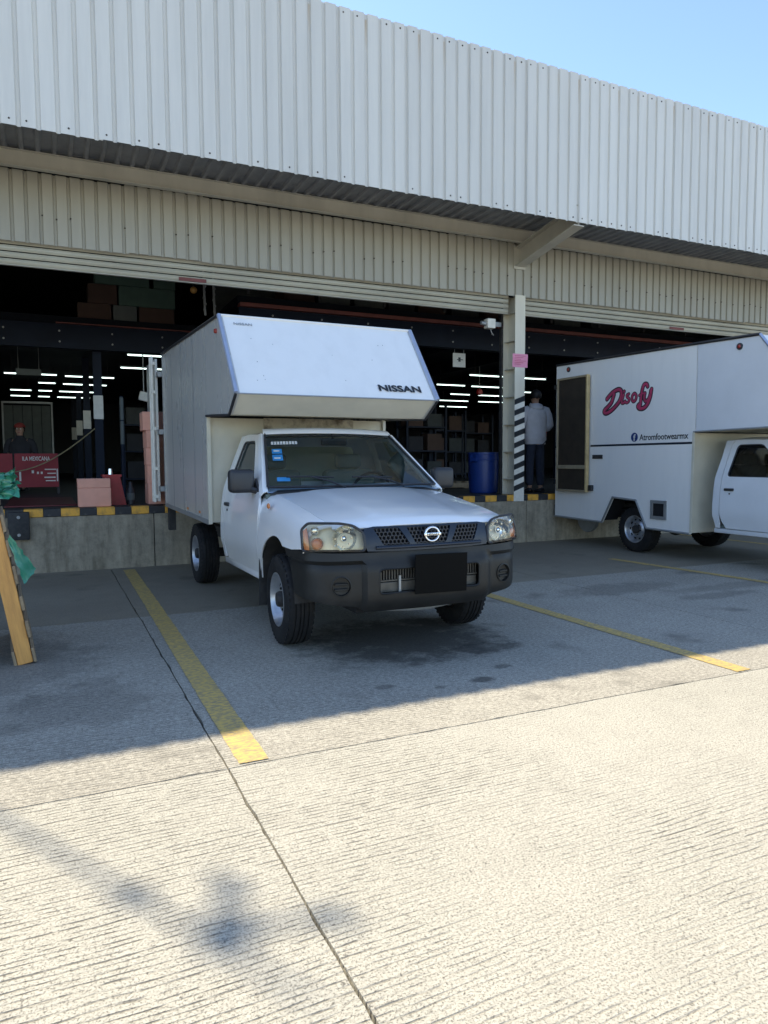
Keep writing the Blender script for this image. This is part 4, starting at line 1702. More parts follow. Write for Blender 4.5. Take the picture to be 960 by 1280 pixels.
luton = skin('overcab_front', (1.095, 2.548), (0.574, 1.868), 'boxwhite', 0.025)
skin('overcab_lower', (0.580, 1.858), (0.80, 1.714), 'boxcream', 0.02)
skin('overcab_underside', (0.805, 1.713), (1.655, 1.757), 'boxcream', 0.02)
bulk = skin('bulkhead', (1.665, 1.735), (1.665, 0.77), 'boxcream', 0.02)
b = B()
b.bx(-0.40, 0.52, 1.652, 1.664, 1.60, 1.742)
b.obj('grimy_patch', 'boxgrime', bulk)
skin('box_roof', (4.09, 2.632), (1.10, 2.552), 'boxside', 0.02)
skin('box_floor', (1.68, 0.775), (4.08, 0.81), 'chassis', 0.05)
# edge trims
for u in (UL, UR):
    sg = -1 if u < 0 else 1
    b = B()
    for (p, q) in (((1.10, 2.555), (0.57, 1.865)),):
        A_, C_ = Vector((u+sg*0.002, p[0]-0.004, p[1])), Vector((u+sg*0.002, q[0]-0.004, q[1]))
        b.tube([A_, C_], 0.020, 8)
    b.obj('corner_trim', 'alutrim', T1, 40)
    b = B()
    b.tube([(u+sg*0.004, 0.570, 1.862), (u+sg*0.004, 0.795, 1.708), (u+sg*0.004, 1.66, 1.750)], 0.013, 6)
    b.obj('black_edge', 'blacktrim', T1, 40)
    b = B()
    b.tube([(u+sg*0.003, 1.09, 2.557), (u+sg*0.003, 4.1, 2.637)], 0.016, 6)
    b.obj('roof_edge', 'blacktrim', T1, 40)
    b = B()
    b.prism([(1.655, 0.752), (4.10, 0.787), (4.10, 0.832), (1.655, 0.797)], 'x', u-0.006 if sg < 0 else u+0.001, u-0.001 if sg < 0 else u+0.006)
    b.obj('sill_rail', 'steelgrey', T1)
    for v in (2.05, 2.65):
        b = B()
        b.bx(u+sg*0.006-0.003, u+sg*0.006+0.003, v-0.025, v+0.025, 0.835, 0.858)
        b.obj('side_reflector', 'amber', T1)
    b = B()
    b.bx(u-sg*0.002-0.022 if sg > 0 else u-0.006, u+0.006 if sg > 0 else u+0.026, 1.630, 1.664, 0.76, 1.745)
    b.obj('bulkhead_corner', 'boxcream', T1)
b = B()
b.tube([(UL, 0.566, 1.862), (UR, 0.566, 1.862)], 0.006, 6)
b.obj('lip_trim', 'steelgrey', T1)
b = B()
b.tube([(UL, 1.096, 2.556), (UR, 1.096, 2.556)], 0.011, 6)
b.obj('lip_trim', 'boxwhite', T1)
# rivets and scuffs on the face
dface = Vector((0, 0.53, 0.69)).normalized()
fn = Vector((0, -0.69, 0.53)).normalized()
b = B()
rr = random.Random(4)
for k in range(11):
    t = rr.uniform(0.05, 0.8)
    u = rr.uniform(-0.85, 0.8)
    p = Vector((u, 0.57+0.53*t, 1.865+0.69*t))+fn*0.001
    b.cyl(p-fn*0.004, p+fn*0.002, rr.uniform(0.003, 0.007), 0.002, 7)
tag(b.obj('scuffs', 'steelgrey', luton), kind='stuff')
text_mesh('lettering', 'NISSAN', 0.098, 'ink', luton, (0.315, 0.57+0.53*0.095-0.006, 1.865+0.69*0.095+0.003), (1, 0, 0), dface, 0.0012, 1.27, 0.0028)
text_mesh('small_lettering', 'NISSAN', 0.040, 'steelgrey', luton, (-0.83, 0.57+0.53*0.88-0.005, 1.865+0.69*0.88+0.002), (1, 0, 0), dface, 0.001, 1.2)
b = B()
b.cyl((UL-0.001, 1.20, 2.44), (UL-0.02, 1.20, 2.44), 0.022, 0.018, 12)
b.obj('clearance_lamp', 'redlens', T1)
# rear frame and the open rear door with lock rods
b = B()
b.bx(UL, UL+0.05, 4.102, 4.14, 0.80, 2.63)
b.bx(UR-0.05, UR, 4.102, 4.14, 0.80, 2.63)
b.bx(UL+0.051, UR-0.051, 4.102, 4.14, 2.56, 2.63)
b.obj('rear_frame', 'steelgrey', T1)
rd = B()
rd.bx(UL-0.055, UL-0.030, 4.30, 5.05, 0.84, 2.60)
rdo = rd.obj('rear_door', 'boxside', T1)
for v in (4.36, 4.50):
    b = B()
    b.cyl((UL-0.085, v, 0.83), (UL-0.085, v, 2.64), 0.016, 0.016, 10)
    for z in (0.90, 1.25, 1.75, 2.2, 2.55):
        b.box((UL-0.075, v, z), (0.05, 0.05, 0.035))
    b.obj('lock_rod', 'white', rdo, 40)
for z in (1.0, 1.7, 2.4):
    b = B()
    b.bx(UL-0.05, UL+0.0, 4.141, 4.30, z-0.03, z+0.03)
    b.obj('hinge', 'steelgrey', rdo)
b = B()
b.bx(UL+0.02, UL+0.10, 4.0, 4.10, 0.50, 0.77)
b.obj('rear_bracket', 'chassis', T1)
# windscreen stickers


def wsp(s, t, o=0.009):
    return Vector((s*(0.745+(0.588-0.745)*t), 0.315+0.095*s*s+((0.94+0.06*s*s)-(0.315+0.095*s*s))*t-o*0.57, 1.125+(1.575-0.014*s*s-1.125)*t+o*0.82))


b = B()
for k in range(9):
    s0 = -0.925+k*0.040
    b.grid([[wsp(s0, 0.775), wsp(s0, 0.835)], [wsp(s0+0.030, 0.775), wsp(s0+0.030, 0.835)]])
b.obj('windscreen_number_sticker', 'paperwhite', T1)
for (s0, s1, t0, t1, m_) in ((-0.925, -0.80, 0.60, 0.69, 'sticker'), (-0.925, -0.80, 0.47, 0.58, 'sticker'), (-0.905, -0.83, 0.635, 0.66, 'paperwhite'), (-0.905, -0.83, 0.50, 0.525, 'paperwhite'), (-0.90, -0.76, 0.10, 0.17, 'sticker')):
    b = B()
    o_ = 0.012 if m_ == 'paperwhite' else 0.0095
    b.grid([[wsp(s0, t0, o_), wsp(s0, t1, o_)], [wsp(s1, t0, o_), wsp(s1, t1, o_)]])
    b.obj('windscreen_sticker', m_, T1)

# ------------------------------------------------------------------ truck two
T2 = thing('box_truck', 'white box truck with pink script logo parked beyond the post', 'truck', (8.42, 4.80, 0.0), 0.0)
build_cab(T2, 'tint', 'lensclear', 'paint2')
X2 = 8.42
UL2 = 7.5-X2
UR2 = 0.92


def v2(y):
    return y-4.80


main = [(4.60, 2.845), (1.825, 2.788), (1.825, 1.68), (1.86, 1.68), (1.875, 0.36), (2.61, 0.374), (2.82, 0.752), (3.28, 0.775), (3.505, 0.392), (4.60, 0.412)]
upper = [(1.815, 2.788), (0.93, 2.765), (0.28, 1.95), (0.45, 1.70), (1.815, 1.68)]
for ua, ub in ((UL2, UL2+0.03), (UR2-0.03, UR2)):
    b = B()
    b.prism(main, 'x', ua, ub)
    s1 = b.obj('box_side', 'boxwhite', T2)
    b = B()
    b.prism(upper, 'x', ua, ub)
    b.obj('overcab_side', 'paint2', T2)


def skin2(name, a, c, mt_, t=0.025):
    (v0, z0), (v1, z1) = a, c
    d = Vector((v1-v0, z1-z0)).normalized()
    n = Vector((-d.y, d.x))
    b = B()
    b.prism([(v0, z0), (v1, z1), (v1+n.x*t, z1+n.y*t), (v0+n.x*t, z0+n.y*t)], 'x', UL2+0.0305, UR2-0.0305)
    return b.obj(name, mt_, T2)


skin2('overcab_front', (0.925, 2.758), (0.286, 1.953), 'boxwhite')
skin2('overcab_lower', (0.29, 1.94), (0.45, 1.705), 'boxcream', 0.02)
skin2('overcab_underside', (0.455, 1.703), (1.85, 1.685), 'boxcream', 0.02)
skin2('bulkhead', (1.88, 1.67), (1.88, 0.375), 'boxcream', 0.02)
skin2('box_roof', (4.59, 2.84), (0.93, 2.765), 'boxside', 0.02)
skin2('box_floor', (3.6, 0.60), (4.58, 0.60), 'chassis', 0.05)
skin2('box_rear', (4.57, 0.42), (4.57, 2.82), 'pit', 0.02)
b = B()
b.prism([(1.84, 0.37), (1.874, 0.37), (1.86, 1.672), (1.826, 1.672)], 'x', UL2-0.010, UL2-0.0005)
b.obj('corner_trim', 'boxcream', T2)
b = B()
b.tube([(UL2-0.003, 4.60, 2.850), (UL2-0.003, 1.82, 2.794), (UL2-0.003, 0.94, 2.772)], 0.020, 6)
b.obj('roof_edge', 'blacktrim', T2, 40)
b = B()
b.tube([(UL2-0.003, 0.94, 2.772), (UL2-0.003, 0.28, 1.952)], 0.018, 6)
b.obj('corner_trim', 'alutrim', T2, 40)
b = B()
b.tube([(UL2-0.004, 1.85, 1.682), (UL2-0.004, 0.45, 1.70)], 0.012, 6)
b.obj('overcab_edge', 'steelgrey', T2, 40)
b = B()
b.tube([(UL2-0.004, *p) for p in ((1.875, 0.366), (2.61, 0.380), (2.82, 0.758), (3.28, 0.781), (3.505, 0.398), (4.60, 0.418))], 0.017, 6)
b.obj('lower_edge', 'steelgrey', T2, 40)
# inside of the wheel box
b = B()
b.prism([(2.58, 0.40), (2.80, 0.80), (3.30, 0.82), (3.53, 0.42), (3.53, 1.0), (2.58, 1.0)], 'x', UL2+0.031, UL2+0.33)
b.obj('wheel_box', 'pit', T2)
b = B()
b.bx(UL2+0.032, UL2+0.06, 1.90, 2.56, 0.42, 0.62)
b.obj('inner_skirt', 'chassis', T2)
# markers, stripe, vent, latch
for v, z in ((v2(9.103), 2.754), (v2(6.006), 2.668)):
    b = B()
    b.lathe([(0.042, 0.0), (0.040, -0.012), (0.028, -0.016), (0.0005, -0.018)], 'x', 18, c=(UL2, v, z))
    mk = b.obj('marker_lamp', 'blacktrim', T2, 40)
    b = B()
    b.ball((UL2-0.014, v, z), 0.024, 2, (0.5, 1, 1))
    b.obj('marker_lens', 'redlens', mk, 60)
b = B()
b.bx(UL2-0.003, UL2-0.0005, v2(6.66), v2(8.57), 1.528, 1.556)
b.bx(UL2-0.003, UL2-0.0005, v2(9.33), v2(9.40), 1.528, 1.556)
b.obj('side_stripe', 'grille', T2)
b = B()
b.bx(UL2-0.014, UL2-0.0005, v2(8.30), v2(8.52), 1.345, 1.405, 0.004, 1)
b.obj('latch_plate', 'blacktrim', T2)
y0, y1, z0, z1 = v2(7.06), v2(7.34), 0.518, 0.775
b = B()
fr_ = 0.042
b.bx(UL2-0.016, UL2-0.0005, y0, y1, z0, z0+fr_)
b.bx(UL2-0.016, UL2-0.0005, y0, y1, z1-fr_, z1)
b.bx(UL2-0.016, UL2-0.0005, y0, y0+fr_, z0+fr_+.0005, z1-fr_-.0005)
b.bx(UL2-0.016, UL2-0.0005, y1-fr_, y1, z0+fr_+.0005, z1-fr_-.0005)
vn = b.obj('vent', 'steelgrey', T2)
b = B()
b.bx(UL2-0.003, UL2-0.0008, y0+fr_, y1-fr_, z0+fr_, z1-fr_)
b.obj('vent_hole', 'pit', vn)  # dark sheet standing in for the shade inside the vent opening
# rear door swung flat against the side, its dark inner face outwards
y0, y1, z0, z1 = v2(8.57), v2(9.29), 0.835, 2.62
b = B()
b.bx(UL2-0.060, UL2-0.030, y0+0.03, y1-0.03, z0+0.03, z1-0.03)
rd2 = b.obj('rear_door', 'doordark', T2)
for (a0, a1, c0, c1) in ((y0, y0+0.035, z0, z1), (y1-0.025, y1, z0, z1), (y0+0.0355, y1-0.0255, z0, z0+0.032), (y0+0.0355, y1-0.0255, z1-0.032, z1), (y0+0.0355, y1-0.0255, 1.19, 1.25)):
    b = B()
    b.bx(UL2-0.085, UL2-0.028, a0, a1, c0, c1, 0.003, 1)
    b.obj('frame_bar', 'brass_lit' if a1-a0 < 0.05 and a0 == y0 else 'tanframe', rd2)
for z in (2.50, 0.98):
    b = B()
    b.bx(UL2-0.055, UL2-0.001, y1+0.003, y1+0.11, z-0.035, z+0.035, 0.004, 1)
    b.obj('hinge', 'blacktrim', rd2)
b = B()
b.bx(UL2-0.05, UL2-0.001, y0-0.08, y0-0.003, 0.86, 0.945, 0.004, 1)
b.obj('catch', 'blacktrim', rd2)
# round tank under the rear overhang
b = B()
b.cyl((UL2+0.30, v2(8.98), 0.40), (UL2+0.36, v2(8.98), 0.40), 0.225, 0.225, 26)
b.obj('spare_wheel_disc', 'steelgrey', T2, 40)
b = B()
b.bx(UL2+0.05, UL2+0.45, v2(9.44), v2(9.50), 0.42, 0.60, 0.01)
b.obj('rear_buffer', 'rubber', T2)
# lettering
STK = {'D': [(8.236, 2.221), (8.184, 2.264), (8.101, 2.316), (8.007, 2.341), (7.949, 2.319), (7.942, 2.252), (7.98, 2.172), (8.049, 2.11), (8.142, 2.049), (8.239, 2.016), (8.288, 2.032), (8.272, 2.069), (8.204, 2.112), (8.145, 2.159), (8.115, 2.216), (8.089, 2.281)],
       'i': [(7.896, 2.26), (7.918, 2.205), (7.93, 2.147), (7.898, 2.141), (7.864, 2.163)],
       'idot': [(7.888, 2.306), (7.884, 2.3)],
       's': [(7.792, 2.261), (7.832, 2.248), (7.827, 2.218), (7.79, 2.195), (7.793, 2.158), (7.834, 2.139), (7.862, 2.155)],
       'o': [(7.693, 2.259), (7.728, 2.226), (7.729, 2.169), (7.699, 2.146), (7.662, 2.172), (7.652, 2.22), (7.671, 2.251), (7.693, 2.259)],
       'f': [(7.444, 2.33), (7.462, 2.366), (7.509, 2.365), (7.537, 2.315), (7.557, 2.228), (7.567, 2.132), (7.578, 2.069)],
       'fbar': [(7.598, 2.223), (7.555, 2.241), (7.512, 2.248)],
       'y': [(7.491, 2.246), (7.504, 2.184), (7.477, 2.133), (7.424, 2.161), (7.389, 2.238), (7.371, 2.295)],
       'ytail': [(7.379, 2.276), (7.398, 2.183), (7.444, 2.091), (7.517, 2.04), (7.593, 2.045), (7.616, 2.079), (7.573, 2.109)]}
WD = {'D': 1.15, 'i': 0.85, 'idot': 0.9, 's': 0.75, 'o': 0.8, 'f': 1.0, 'fbar': 0.7, 'y': 0.95, 'ytail': 1.1}
pts = [([(-(yy), zz) for yy, zz in STK[k]], WD[k]) for k in STK]
org = (UL2-0.001, -4.80, 0.0)
stroke_mesh('logo_outline', [(p, wd*1.0) for p, wd in pts], 0.034, 0.06, 'ink', T2, org, (0, -1, 0), (0, 0, 1))
stroke_mesh('logo_script', [(p, wd) for p, wd in pts], 0.0225, 0.16, 'pink', T2, org, (0, -1, 0), (0, 0, 1))
b = B()
b.lathe([(0.064, 0.0), (0.064, -0.003), (0.0005, -0.003)], 'x', 26, c=(UL2-0.0003, v2(7.672), 1.645))
bd = b.obj('round_badge', 'fbblue', T2)
text_mesh('badge_letter', 'f', 0.125, 'paperwhite', bd, (UL2-0.0045, v2(7.672)+0.016, 1.598), (0, -1, 0), (0, 0, 1), 0.0008, 1.0, 0.004)
text_mesh('side_lettering', 'Atromfootwearmx', 0.118, 'ink', T2, (UL2-0.0015, v2(7.575), 1.600), (0, -1, 0), (0, 0, 1), 0.0008, 0.925, 0.0018)

# ================================================================== THINGS IN THE HALL
# fluorescent fittings --------------------------------------------------
LIGHTS = [  # x0, x1, y, label detail
    (1.37, 2.55, 14.05, 'long lit tube light nearest the dock, left of the truck box'),
    (1.42, 2.60, 16.0, 'lit tube light just under the nearest one, left of the truck box'),
    (-0.83, 0.26, 17.93, 'longest lit tube light at the far left of the dark hall'),
    (0.40, 1.49, 18.07, 'lit tube light passing behind the navy column on the left'),
    (-0.17, 0.25, 19.8, 'short bluish lit tube light in the second far-left row'),
    (0.39, 1.45, 19.9, 'lit tube light behind the navy column, second far-left row'),
    (-0.88, -0.33, 21.96, 'leftmost lit tube light of the third far-left row'),
    (-0.19, 0.18, 21.96, 'middle short lit tube light of the third far-left row'),
    (0.33, 1.30, 22.0, 'lit tube light by the column in the third far-left row'),
    (-0.95, -0.40, 23.85, 'leftmost lit tube light of the lowest far-left row'),
    (-0.22, 0.13, 23.9, 'middle short lit tube light of the lowest far-left row'),
    (0.30, 1.25, 23.95, 'lit tube light by the column in the lowest far-left row'),
    (8.89, 9.95, 14.3, 'nearest lit tube light between the truck box and the post'),
    (10.30, 11.13, 14.35, 'lit tube light just right of the striped post'),
    (9.20, 10.08, 16.4, 'lit tube light beside the overcab corner, second row'),
    (10.29, 11.30, 16.45, 'lit tube light in the second row close to the post'),
    (11.90, 12.85, 18.63, 'lit tube light in the third row close to the post'),
    (10.9, 11.6, 18.6, 'short lit tube light in the third row near the blue drum'),
    (11.67, 12.82, 20.65, 'lit tube light in the fourth row above the blue drum'),
    (13.19, 14.20, 20.65, 'lit tube light in the fourth row next to the post'),
    (13.0, 14.19, 22.96, 'lowest lit tube light beside the overcab corner'),
    (12.4, 13.2, 17.3, 'small lit tube light beside the standing person'),
]
for (x0, x1, y, lab) in LIGHTS:
    t = thing('tube_light', lab, 'tube light', ((x0+x1)/2, y, 3.3), 0, 'lit tube lights under the mezzanine')
    w2 = (x1-x0)/2
    b = B()
    b.bx(-w2, w2, -0.035, 0.035, 0.014, 0.045, 0.006, 1)
    b.obj('housing', 'cartongrey', t)
    b = B()
    b.cyl((-w2+0.02, 0, 0.0), (w2-0.02, 0, 0.0), 0.013, 0.013, 10)
    b.obj('tube', 'tubelight', t, 40)
    for s in (-0.7, 0.7):
        b = B()
        b.cyl((s*w2, 0, 0.046), (s*w2, 0, 0.415 if x1 < 2.84 else 0.565), 0.005, 0.005, 6)
        b.obj('hanger', 'chassis', t)


# cartons ----------------------------------------------------------------
def carton(name, label, loc, size, material, group=None, rz=0.0, tape=True):
    t = thing(name, label, 'box', loc, rz, group)
    b = B()
    sx, sy, sz = size
    b.bx(-sx/2, sx/2, -sy/2, sy/2, 0, sz, 0.006, 1)
    b.obj('body', material, t)
    if tape:
        b = B()
        b.bx(-sx/2-0.0015, sx/2+0.0015, -0.028, 0.028, sz*0.7, sz+0.0015)
        b.obj('tape', 'tape' if material == 'cartonpink' else 'cartongrey', t)
        b = B()
        for hh in (0.33, 0.66):
            b.bx(-sx/2-0.001, sx/2+0.001, -sy/2-0.001, sy/2+0.001, sz*hh-0.0015, sz*hh+0.0015)
        b.obj('crease', 'cartonbrown', t) if False else b.bm.free()
    return t


zt = DOCK_Z+0.0045
carton('shipping_box', 'larger lower salmon pink carton on the dock edge by the red stand', (0.515, 9.80, zt), (0.385, 0.30, 0.235), 'cartonpink', 'salmon cartons on the dock')
carton('shipping_box', 'thin salmon pink carton lying on top of another at dock edge', (0.512, 9.80, zt+0.2365), (0.382, 0.30, 0.115), 'cartonpink', 'salmon cartons on the dock')
# vertical strap of clear tape down the front of the two boxes
for k, (zz, sz) in enumerate(((0, 0.27), (0.271, 0.245), (0.517, 0.225), (0.743, 0.225), (0.969, 0.245))):
    lab = ['lowest', 'second lowest', 'middle', 'second highest', 'topmost'][k]+' salmon carton in the tall stack beside the truck door rods'
    carton('shipping_box', lab, (1.31+(0.02 if k < 2 else (0.012 if k < 4 else -0.025)), 10.0, zt+zz), (0.30, 0.34, sz), 'cartonpink', 'stack of salmon cartons by the truck', rz=random.uniform(-.03, .03))
# cartons on the upper floor, left
UP = [
    (1.20, 4.36, 0.92, 0.30, 'cartongreen', 'wide green carton high on the left upper floor'),
    (1.93, 4.36, 0.38, 0.30, 'cartongreen', 'small green carton beside the wide one on the left upper floor'),
    (1.62, 4.01, 0.98, 0.345, 'cartongreen', 'long pale green carton in the middle row of the left upper floor'),
    (0.86, 4.01, 0.48, 0.345, 'cartonbrown', 'brown carton left of the long green one on the upper floor'),
    (0.72, 3.723, 0.55, 0.285, 'cartonbrown', 'brown carton at the bottom left of the upper floor stack'),
    (1.23, 3.723, 0.40, 0.285, 'cartongrey', 'grey carton with white slip at the bottom of upper floor stack'),
    (1.78, 3.723, 0.62, 0.285, 'cartonbrown', 'brown carton at the bottom right of the upper floor stack'),
    (1.35, 4.665, 0.50, 0.24, 'cartongreen', 'upper green carton half hidden by the rolled shutter'),
    (1.85, 4.665, 0.42, 0.24, 'cartongrey', 'upper grey carton half hidden by the rolled shutter'),
]
for x, z, sx, sz, m_, lab in UP:
    carton('storage_box', lab, (x+0.12, 13.95+4.0-4.0+0.1, z+0.002+0.13), (sx, 0.45, sz-0.004), m_, 'cartons on the upper floor', tape=False)

CL = [(4.1, 0.55, 0.55, 'cartonbrown'), (4.75, 0.62, 0.75, 'cartongrey'), (5.45, 0.60, 0.50, 'cartongrey'), (6.1, 0.55, 0.85, 'goodsdark'), (6.75, 0.6, 0.6, 'cartonbrown'),
      (7.5, 0.62, 0.7, 'goodsdark'), (8.3, 0.7, 0.55, 'cartonbrown'), (9.1, 0.6, 0.8, 'goodsdark'), (10.0, 0.7, 0.6, 'cartongrey'), (11.0, 0.7, 0.8, 'goodsdark')]
for k, (x, sx, sz, m_) in enumerate(CL):
    pos_ = ['first', 'second', 'third', 'fourth', 'fifth', 'sixth', 'seventh', 'eighth', 'ninth', 'tenth'][k]
    carton('storage_box', '%s dim carton from the left behind the upper guard rail' % pos_, (x, 12.5, 4.001), (sx, 0.6, sz), m_, 'cartons behind the guard rail', tape=False)

# red pedestal beside the carton -------------------------------------------
t = thing('red_stand', 'red tapered stand with a silver cap behind the salmon cartons', 'stand', (0.75, 10.12, DOCK_Z))
b = B()
b.prism([(-0.17, 0), (0.17, 0), (0.10, 0.37), (-0.10, 0.37)], 'y', -0.11, 0.11)
b.bx(-0.12, 0.12, -0.12, 0.12, 0.3705, 0.40)
b.obj('body', 'redpaint', t)
b = B()
b.cyl((-0.01, 0, 0.4005), (-0.01, 0, 0.475), 0.035, 0.030, 14)
b.obj('cap', 'chrome', t, 40)
t = thing('dark_canister', 'small dark canister with pale label right of the red stand', 'canister', (0.985, 10.10, DOCK_Z))
b = B()
b.lathe([(0.001, 0), (0.055, 0.0), (0.055, 0.20), (0.03, 0.24), (0.022, 0.30), (0.001, 0.30)], 'z', 16)
b.obj('body', 'blacktrim', t, 40)
b = B()
b.lathe([(0.0565, 0.06), (0.0565, 0.15)], 'z', 16)
b.obj('paper_label', 'cartongrey', t, 40)
# maroon plate on the dock floor
b = B()
b.bx(-0.42, 0.42, -1.1, 1.1, 0.0, 0.02, 0.005, 1)
o = b.obj('dock_plate', 'maroon', loc=(-0.10, 11.15, DOCK_Z+0.001))
tag(o, 'flat maroon steel plate lying on the dock floor left of cartons', 'dock plate')
# red counter with white lettering
t = thing('red_counter', 'red counter panel with pale lettering deep in the dark left bay', 'counter', (-0.17, 14.0, DOCK_Z))
b = B()
b.bx(-0.36, 0.33, -0.02, 0.0, 0.13, 0.72)
pn = b.obj('front_panel', 'redbanner', t)
b = B()
b.bx(-0.95, -0.39, -0.02, 0.0, 0.13, 0.72)
b.obj('side_panel', 'redbanner', t)
b = B()
b.bx(-0.95, 0.34, 0.0005, 0.5, 0.66, 0.72)
b.obj('top', 'darkcloth', t)
for x in (-0.93, -0.40, 0.30):
    b = B()
    b.bx(x, x+0.04, 0.02, 0.06, 0, 0.659)
    b.obj('leg', 'chassis', t)
text_mesh('panel_lettering', 'ILA MEXICANA', 0.105, 'paperwhite', pn, (-0.24, -0.0225, 0.595), (1, 0, 0), (0, 0, 1), 0.001, 0.62, 0.001)
b = B()
for (x, z, sx, sz) in ((-0.28, 0.32, 0.03, 0.16), (-0.08, 0.40, 0.035, 0.05), (0.0, 0.38, 0.03, 0.04), (0.06, 0.38, 0.03, 0.04), (0.20, 0.44, 0.18, 0.018), (0.22, 0.37, 0.14, 0.018), (0.19, 0.30, 0.18, 0.022), (0.20, 0.24, 0.16, 0.018), (0.31, 0.34, 0.02, 0.22)):
    b.bx(x-sx/2, x+sx/2, -0.0235, -0.0205, z-sz/2, z+sz/2)
b.obj('panel_marks', 'paperwhite', pn)
# hanging grey sign, far panel door, racks
t = thing('hanging_sign', 'narrow grey sign hanging below the tube lights at far left', 'sign', (-0.28, 15.6, 3.02))
b = B()
b.bx(-0.22, 0.22, -0.01, 0.01, 0.0, 0.12)
b.obj('board', 'cartongrey', t)
b = B()
for s in (-0.18, 0.18):
    b.cyl((s, 0, 0.12), (s, 0, 0.695), 0.005, 0.005, 5)
b.obj('wires', 'steelgrey', t)
text_mesh('sign_lettering', 'RECEPCION', 0.07, 'ink', t, (-0.2, -0.0115, 0.035), (1, 0, 0), (0, 0, 1), 0.0005, 0.85) if False else None
t = thing('panelled_door', 'pale ribbed panel door far back at the left', 'door', (-0.62, 24.6, DOCK_Z))
for k in range(5):
    b = B()
    b.bx(-0.55+k*0.26, -0.55+k*0.26+0.245, -0.02, 0.02, 0.0, 2.3, 0.006, 1)
    b.obj('panel', 'cartongrey', t)
b = B()
b.bx(-0.60, -0.555, -0.04, 0.04, 0, 2.36)
b.bx(0.755, 0.80, -0.04, 0.04, 0, 2.36)
b.bx(-0.60, 0.80, -0.04, 0.04, 2.361, 2.42)
b.obj('door_frame', 'steelgrey', t)
for (xx, yy, lab) in ((11.2, 19.5, 'dim steel rack of grey goods beyond the blue drum'), (13.2, 21.0, 'dim steel rack of goods farthest back near the post'), (9.4, 17.6, 'dim steel rack of goods beside the overcab corner'), (2.3, 19.0, 'dim steel rack of goods right of the navy column row'), (-1.9, 20.0, 'dim steel rack of goods far back at the left edge')):
    t = thing('storage_rack', lab, 'rack', (xx, yy, DOCK_Z), 0, 'storage racks in the hall')
    for sx in (-0.6, 0.6):
        for sy in (-0.3, 0.3):
            b = B()
            b.bx(sx-0.03, sx+0.03, sy-0.03, sy+0.03, 0, 2.1)
            b.obj('post', 'navy', t)
    for z in (0.12, 0.8, 1.45):
        b = B()
        b.bx(-0.62, 0.62, -0.34, 0.34, z, z+0.04)
        b.obj('shelf', 'navy', t)
    for k in range(6):
        b = B()
        zz = (0.16, 0.84, 1.49)[k % 3]
        xk = -0.3 if k < 3 else 0.28
        b.bx(xk-0.22, xk+0.22, -0.25, 0.2, zz+0.001, zz+0.34+0.12*random.random())
        b.obj('load', ['darkcloth', 'cartonbrown', 'goodsdark'][random.randrange(3)], t)
# thin taped post, rope, floodlight, amber lamp, cables
t = thing('thin_post', 'thin grey post wrapped in tape right of the navy column', 'post', (1.10, 12.3, DOCK_Z))
b = B()
b.cyl((0, 0, 0), (0, 0, 1.62), 0.028, 0.028, 10)
b.cyl((0, 0, 0), (0, 0, 0.03), 0.12, 0.12, 14)
b.obj('pole', 'navy', t, 40)
b = B()
b.cyl((0, 0, 0.85), (0, 0, 1.22), 0.031, 0.030, 10)
b.cyl((0, 0, 1.24), (0, 0, 1.60), 0.030, 0.030, 10)
b.obj('tape_wrap', 'cartongrey', t, 40)
b = B()
P0, P1 = Vector((-1.2, 13.7, 1.18)), Vector((0.775, 13.82, 1.93))
b.tube([P0.lerp(P1, k/14)-Vector((0, 0, 0.30*math.sin(PI*k/14))) for k in range(15)], 0.011, 6)
o = b.obj('rope', 'rope', None, 40)
tag(o, 'sagging tan rope tied across to the navy column', 'rope')
t = thing('hanging_floodlight', 'small grey box floodlight hanging left of the truck door rods', 'floodlight', (1.62, 13.75, 2.52))
b = B()
b.box((0, 0, 0), (0.17, 0.10, 0.16), rot=('Y', 0.25), bevel=0.012)
b.obj('lamp_body', 'paperwhite', t)
b = B()
b.cyl((0, 0, 0.085), (0, 0, 0.765), 0.01, 0.01, 8)
b.obj('dropper', 'steelgrey', t)
t = thing('amber_beacon', 'small amber lamp high in the left bay by the hanging cables', 'lamp', (2.13, 11.45, 3.98))
b = B()
b.ball((0, 0, 0), 0.055, 2)
b.obj('globe', 'amberlamp', t, 60)
b = B()
b.cyl((0, 0, 0.045), (0, 0, 2.31), 0.008, 0.008, 6)
b.obj('flex', 'chassis', t)
for k, (x, y) in enumerate(((2.30, 11.5), (2.47, 11.6))):
    b = B()
    b.tube([(x, y, 6.29), (x+0.02, y, 5.2), (x-0.015, y, 4.5), (x+0.01, y, 3.62)], 0.018, 6)
    for j in range(14):
        b.ball((x+0.012*math.sin(j*2.1), y-0.02, 3.7+j*0.09), 0.024, 1)
    o = b.obj('hanging_chain', 'steelgrey', None, 40)
    tag(o, ['left of two chains hanging behind the shutter left of the truck', 'right of two chains hanging behind the shutter left of the truck'][k], 'chain', 'hanging chains')
# shutter motor by the post
t = thing('shutter_motor', 'small pale motor box under the shutter left of the post', 'motor', (6.42, 9.74, 3.48))
b = B()
b.bx(-0.06, 0.09, -0.06, 0.06, -0.06, 0.09, 0.01)
b.obj('gearbox', 'white', t)
b = B()
b.cyl((-0.06, 0, 0.01), (-0.15, 0, 0.02), 0.035, 0.03, 12)
b.tube([(0.03, 0, -0.06), (0.05, 0, -0.12), (0.09, 0, -0.16)], 0.008, 6)
b.obj('motor_can', 'steelgrey', t, 40)
b = B()
b.bx(0.092, 0.225, -0.012, 0.012, -0.02, 0.05)
b.obj('bracket', 'steelgrey', t)
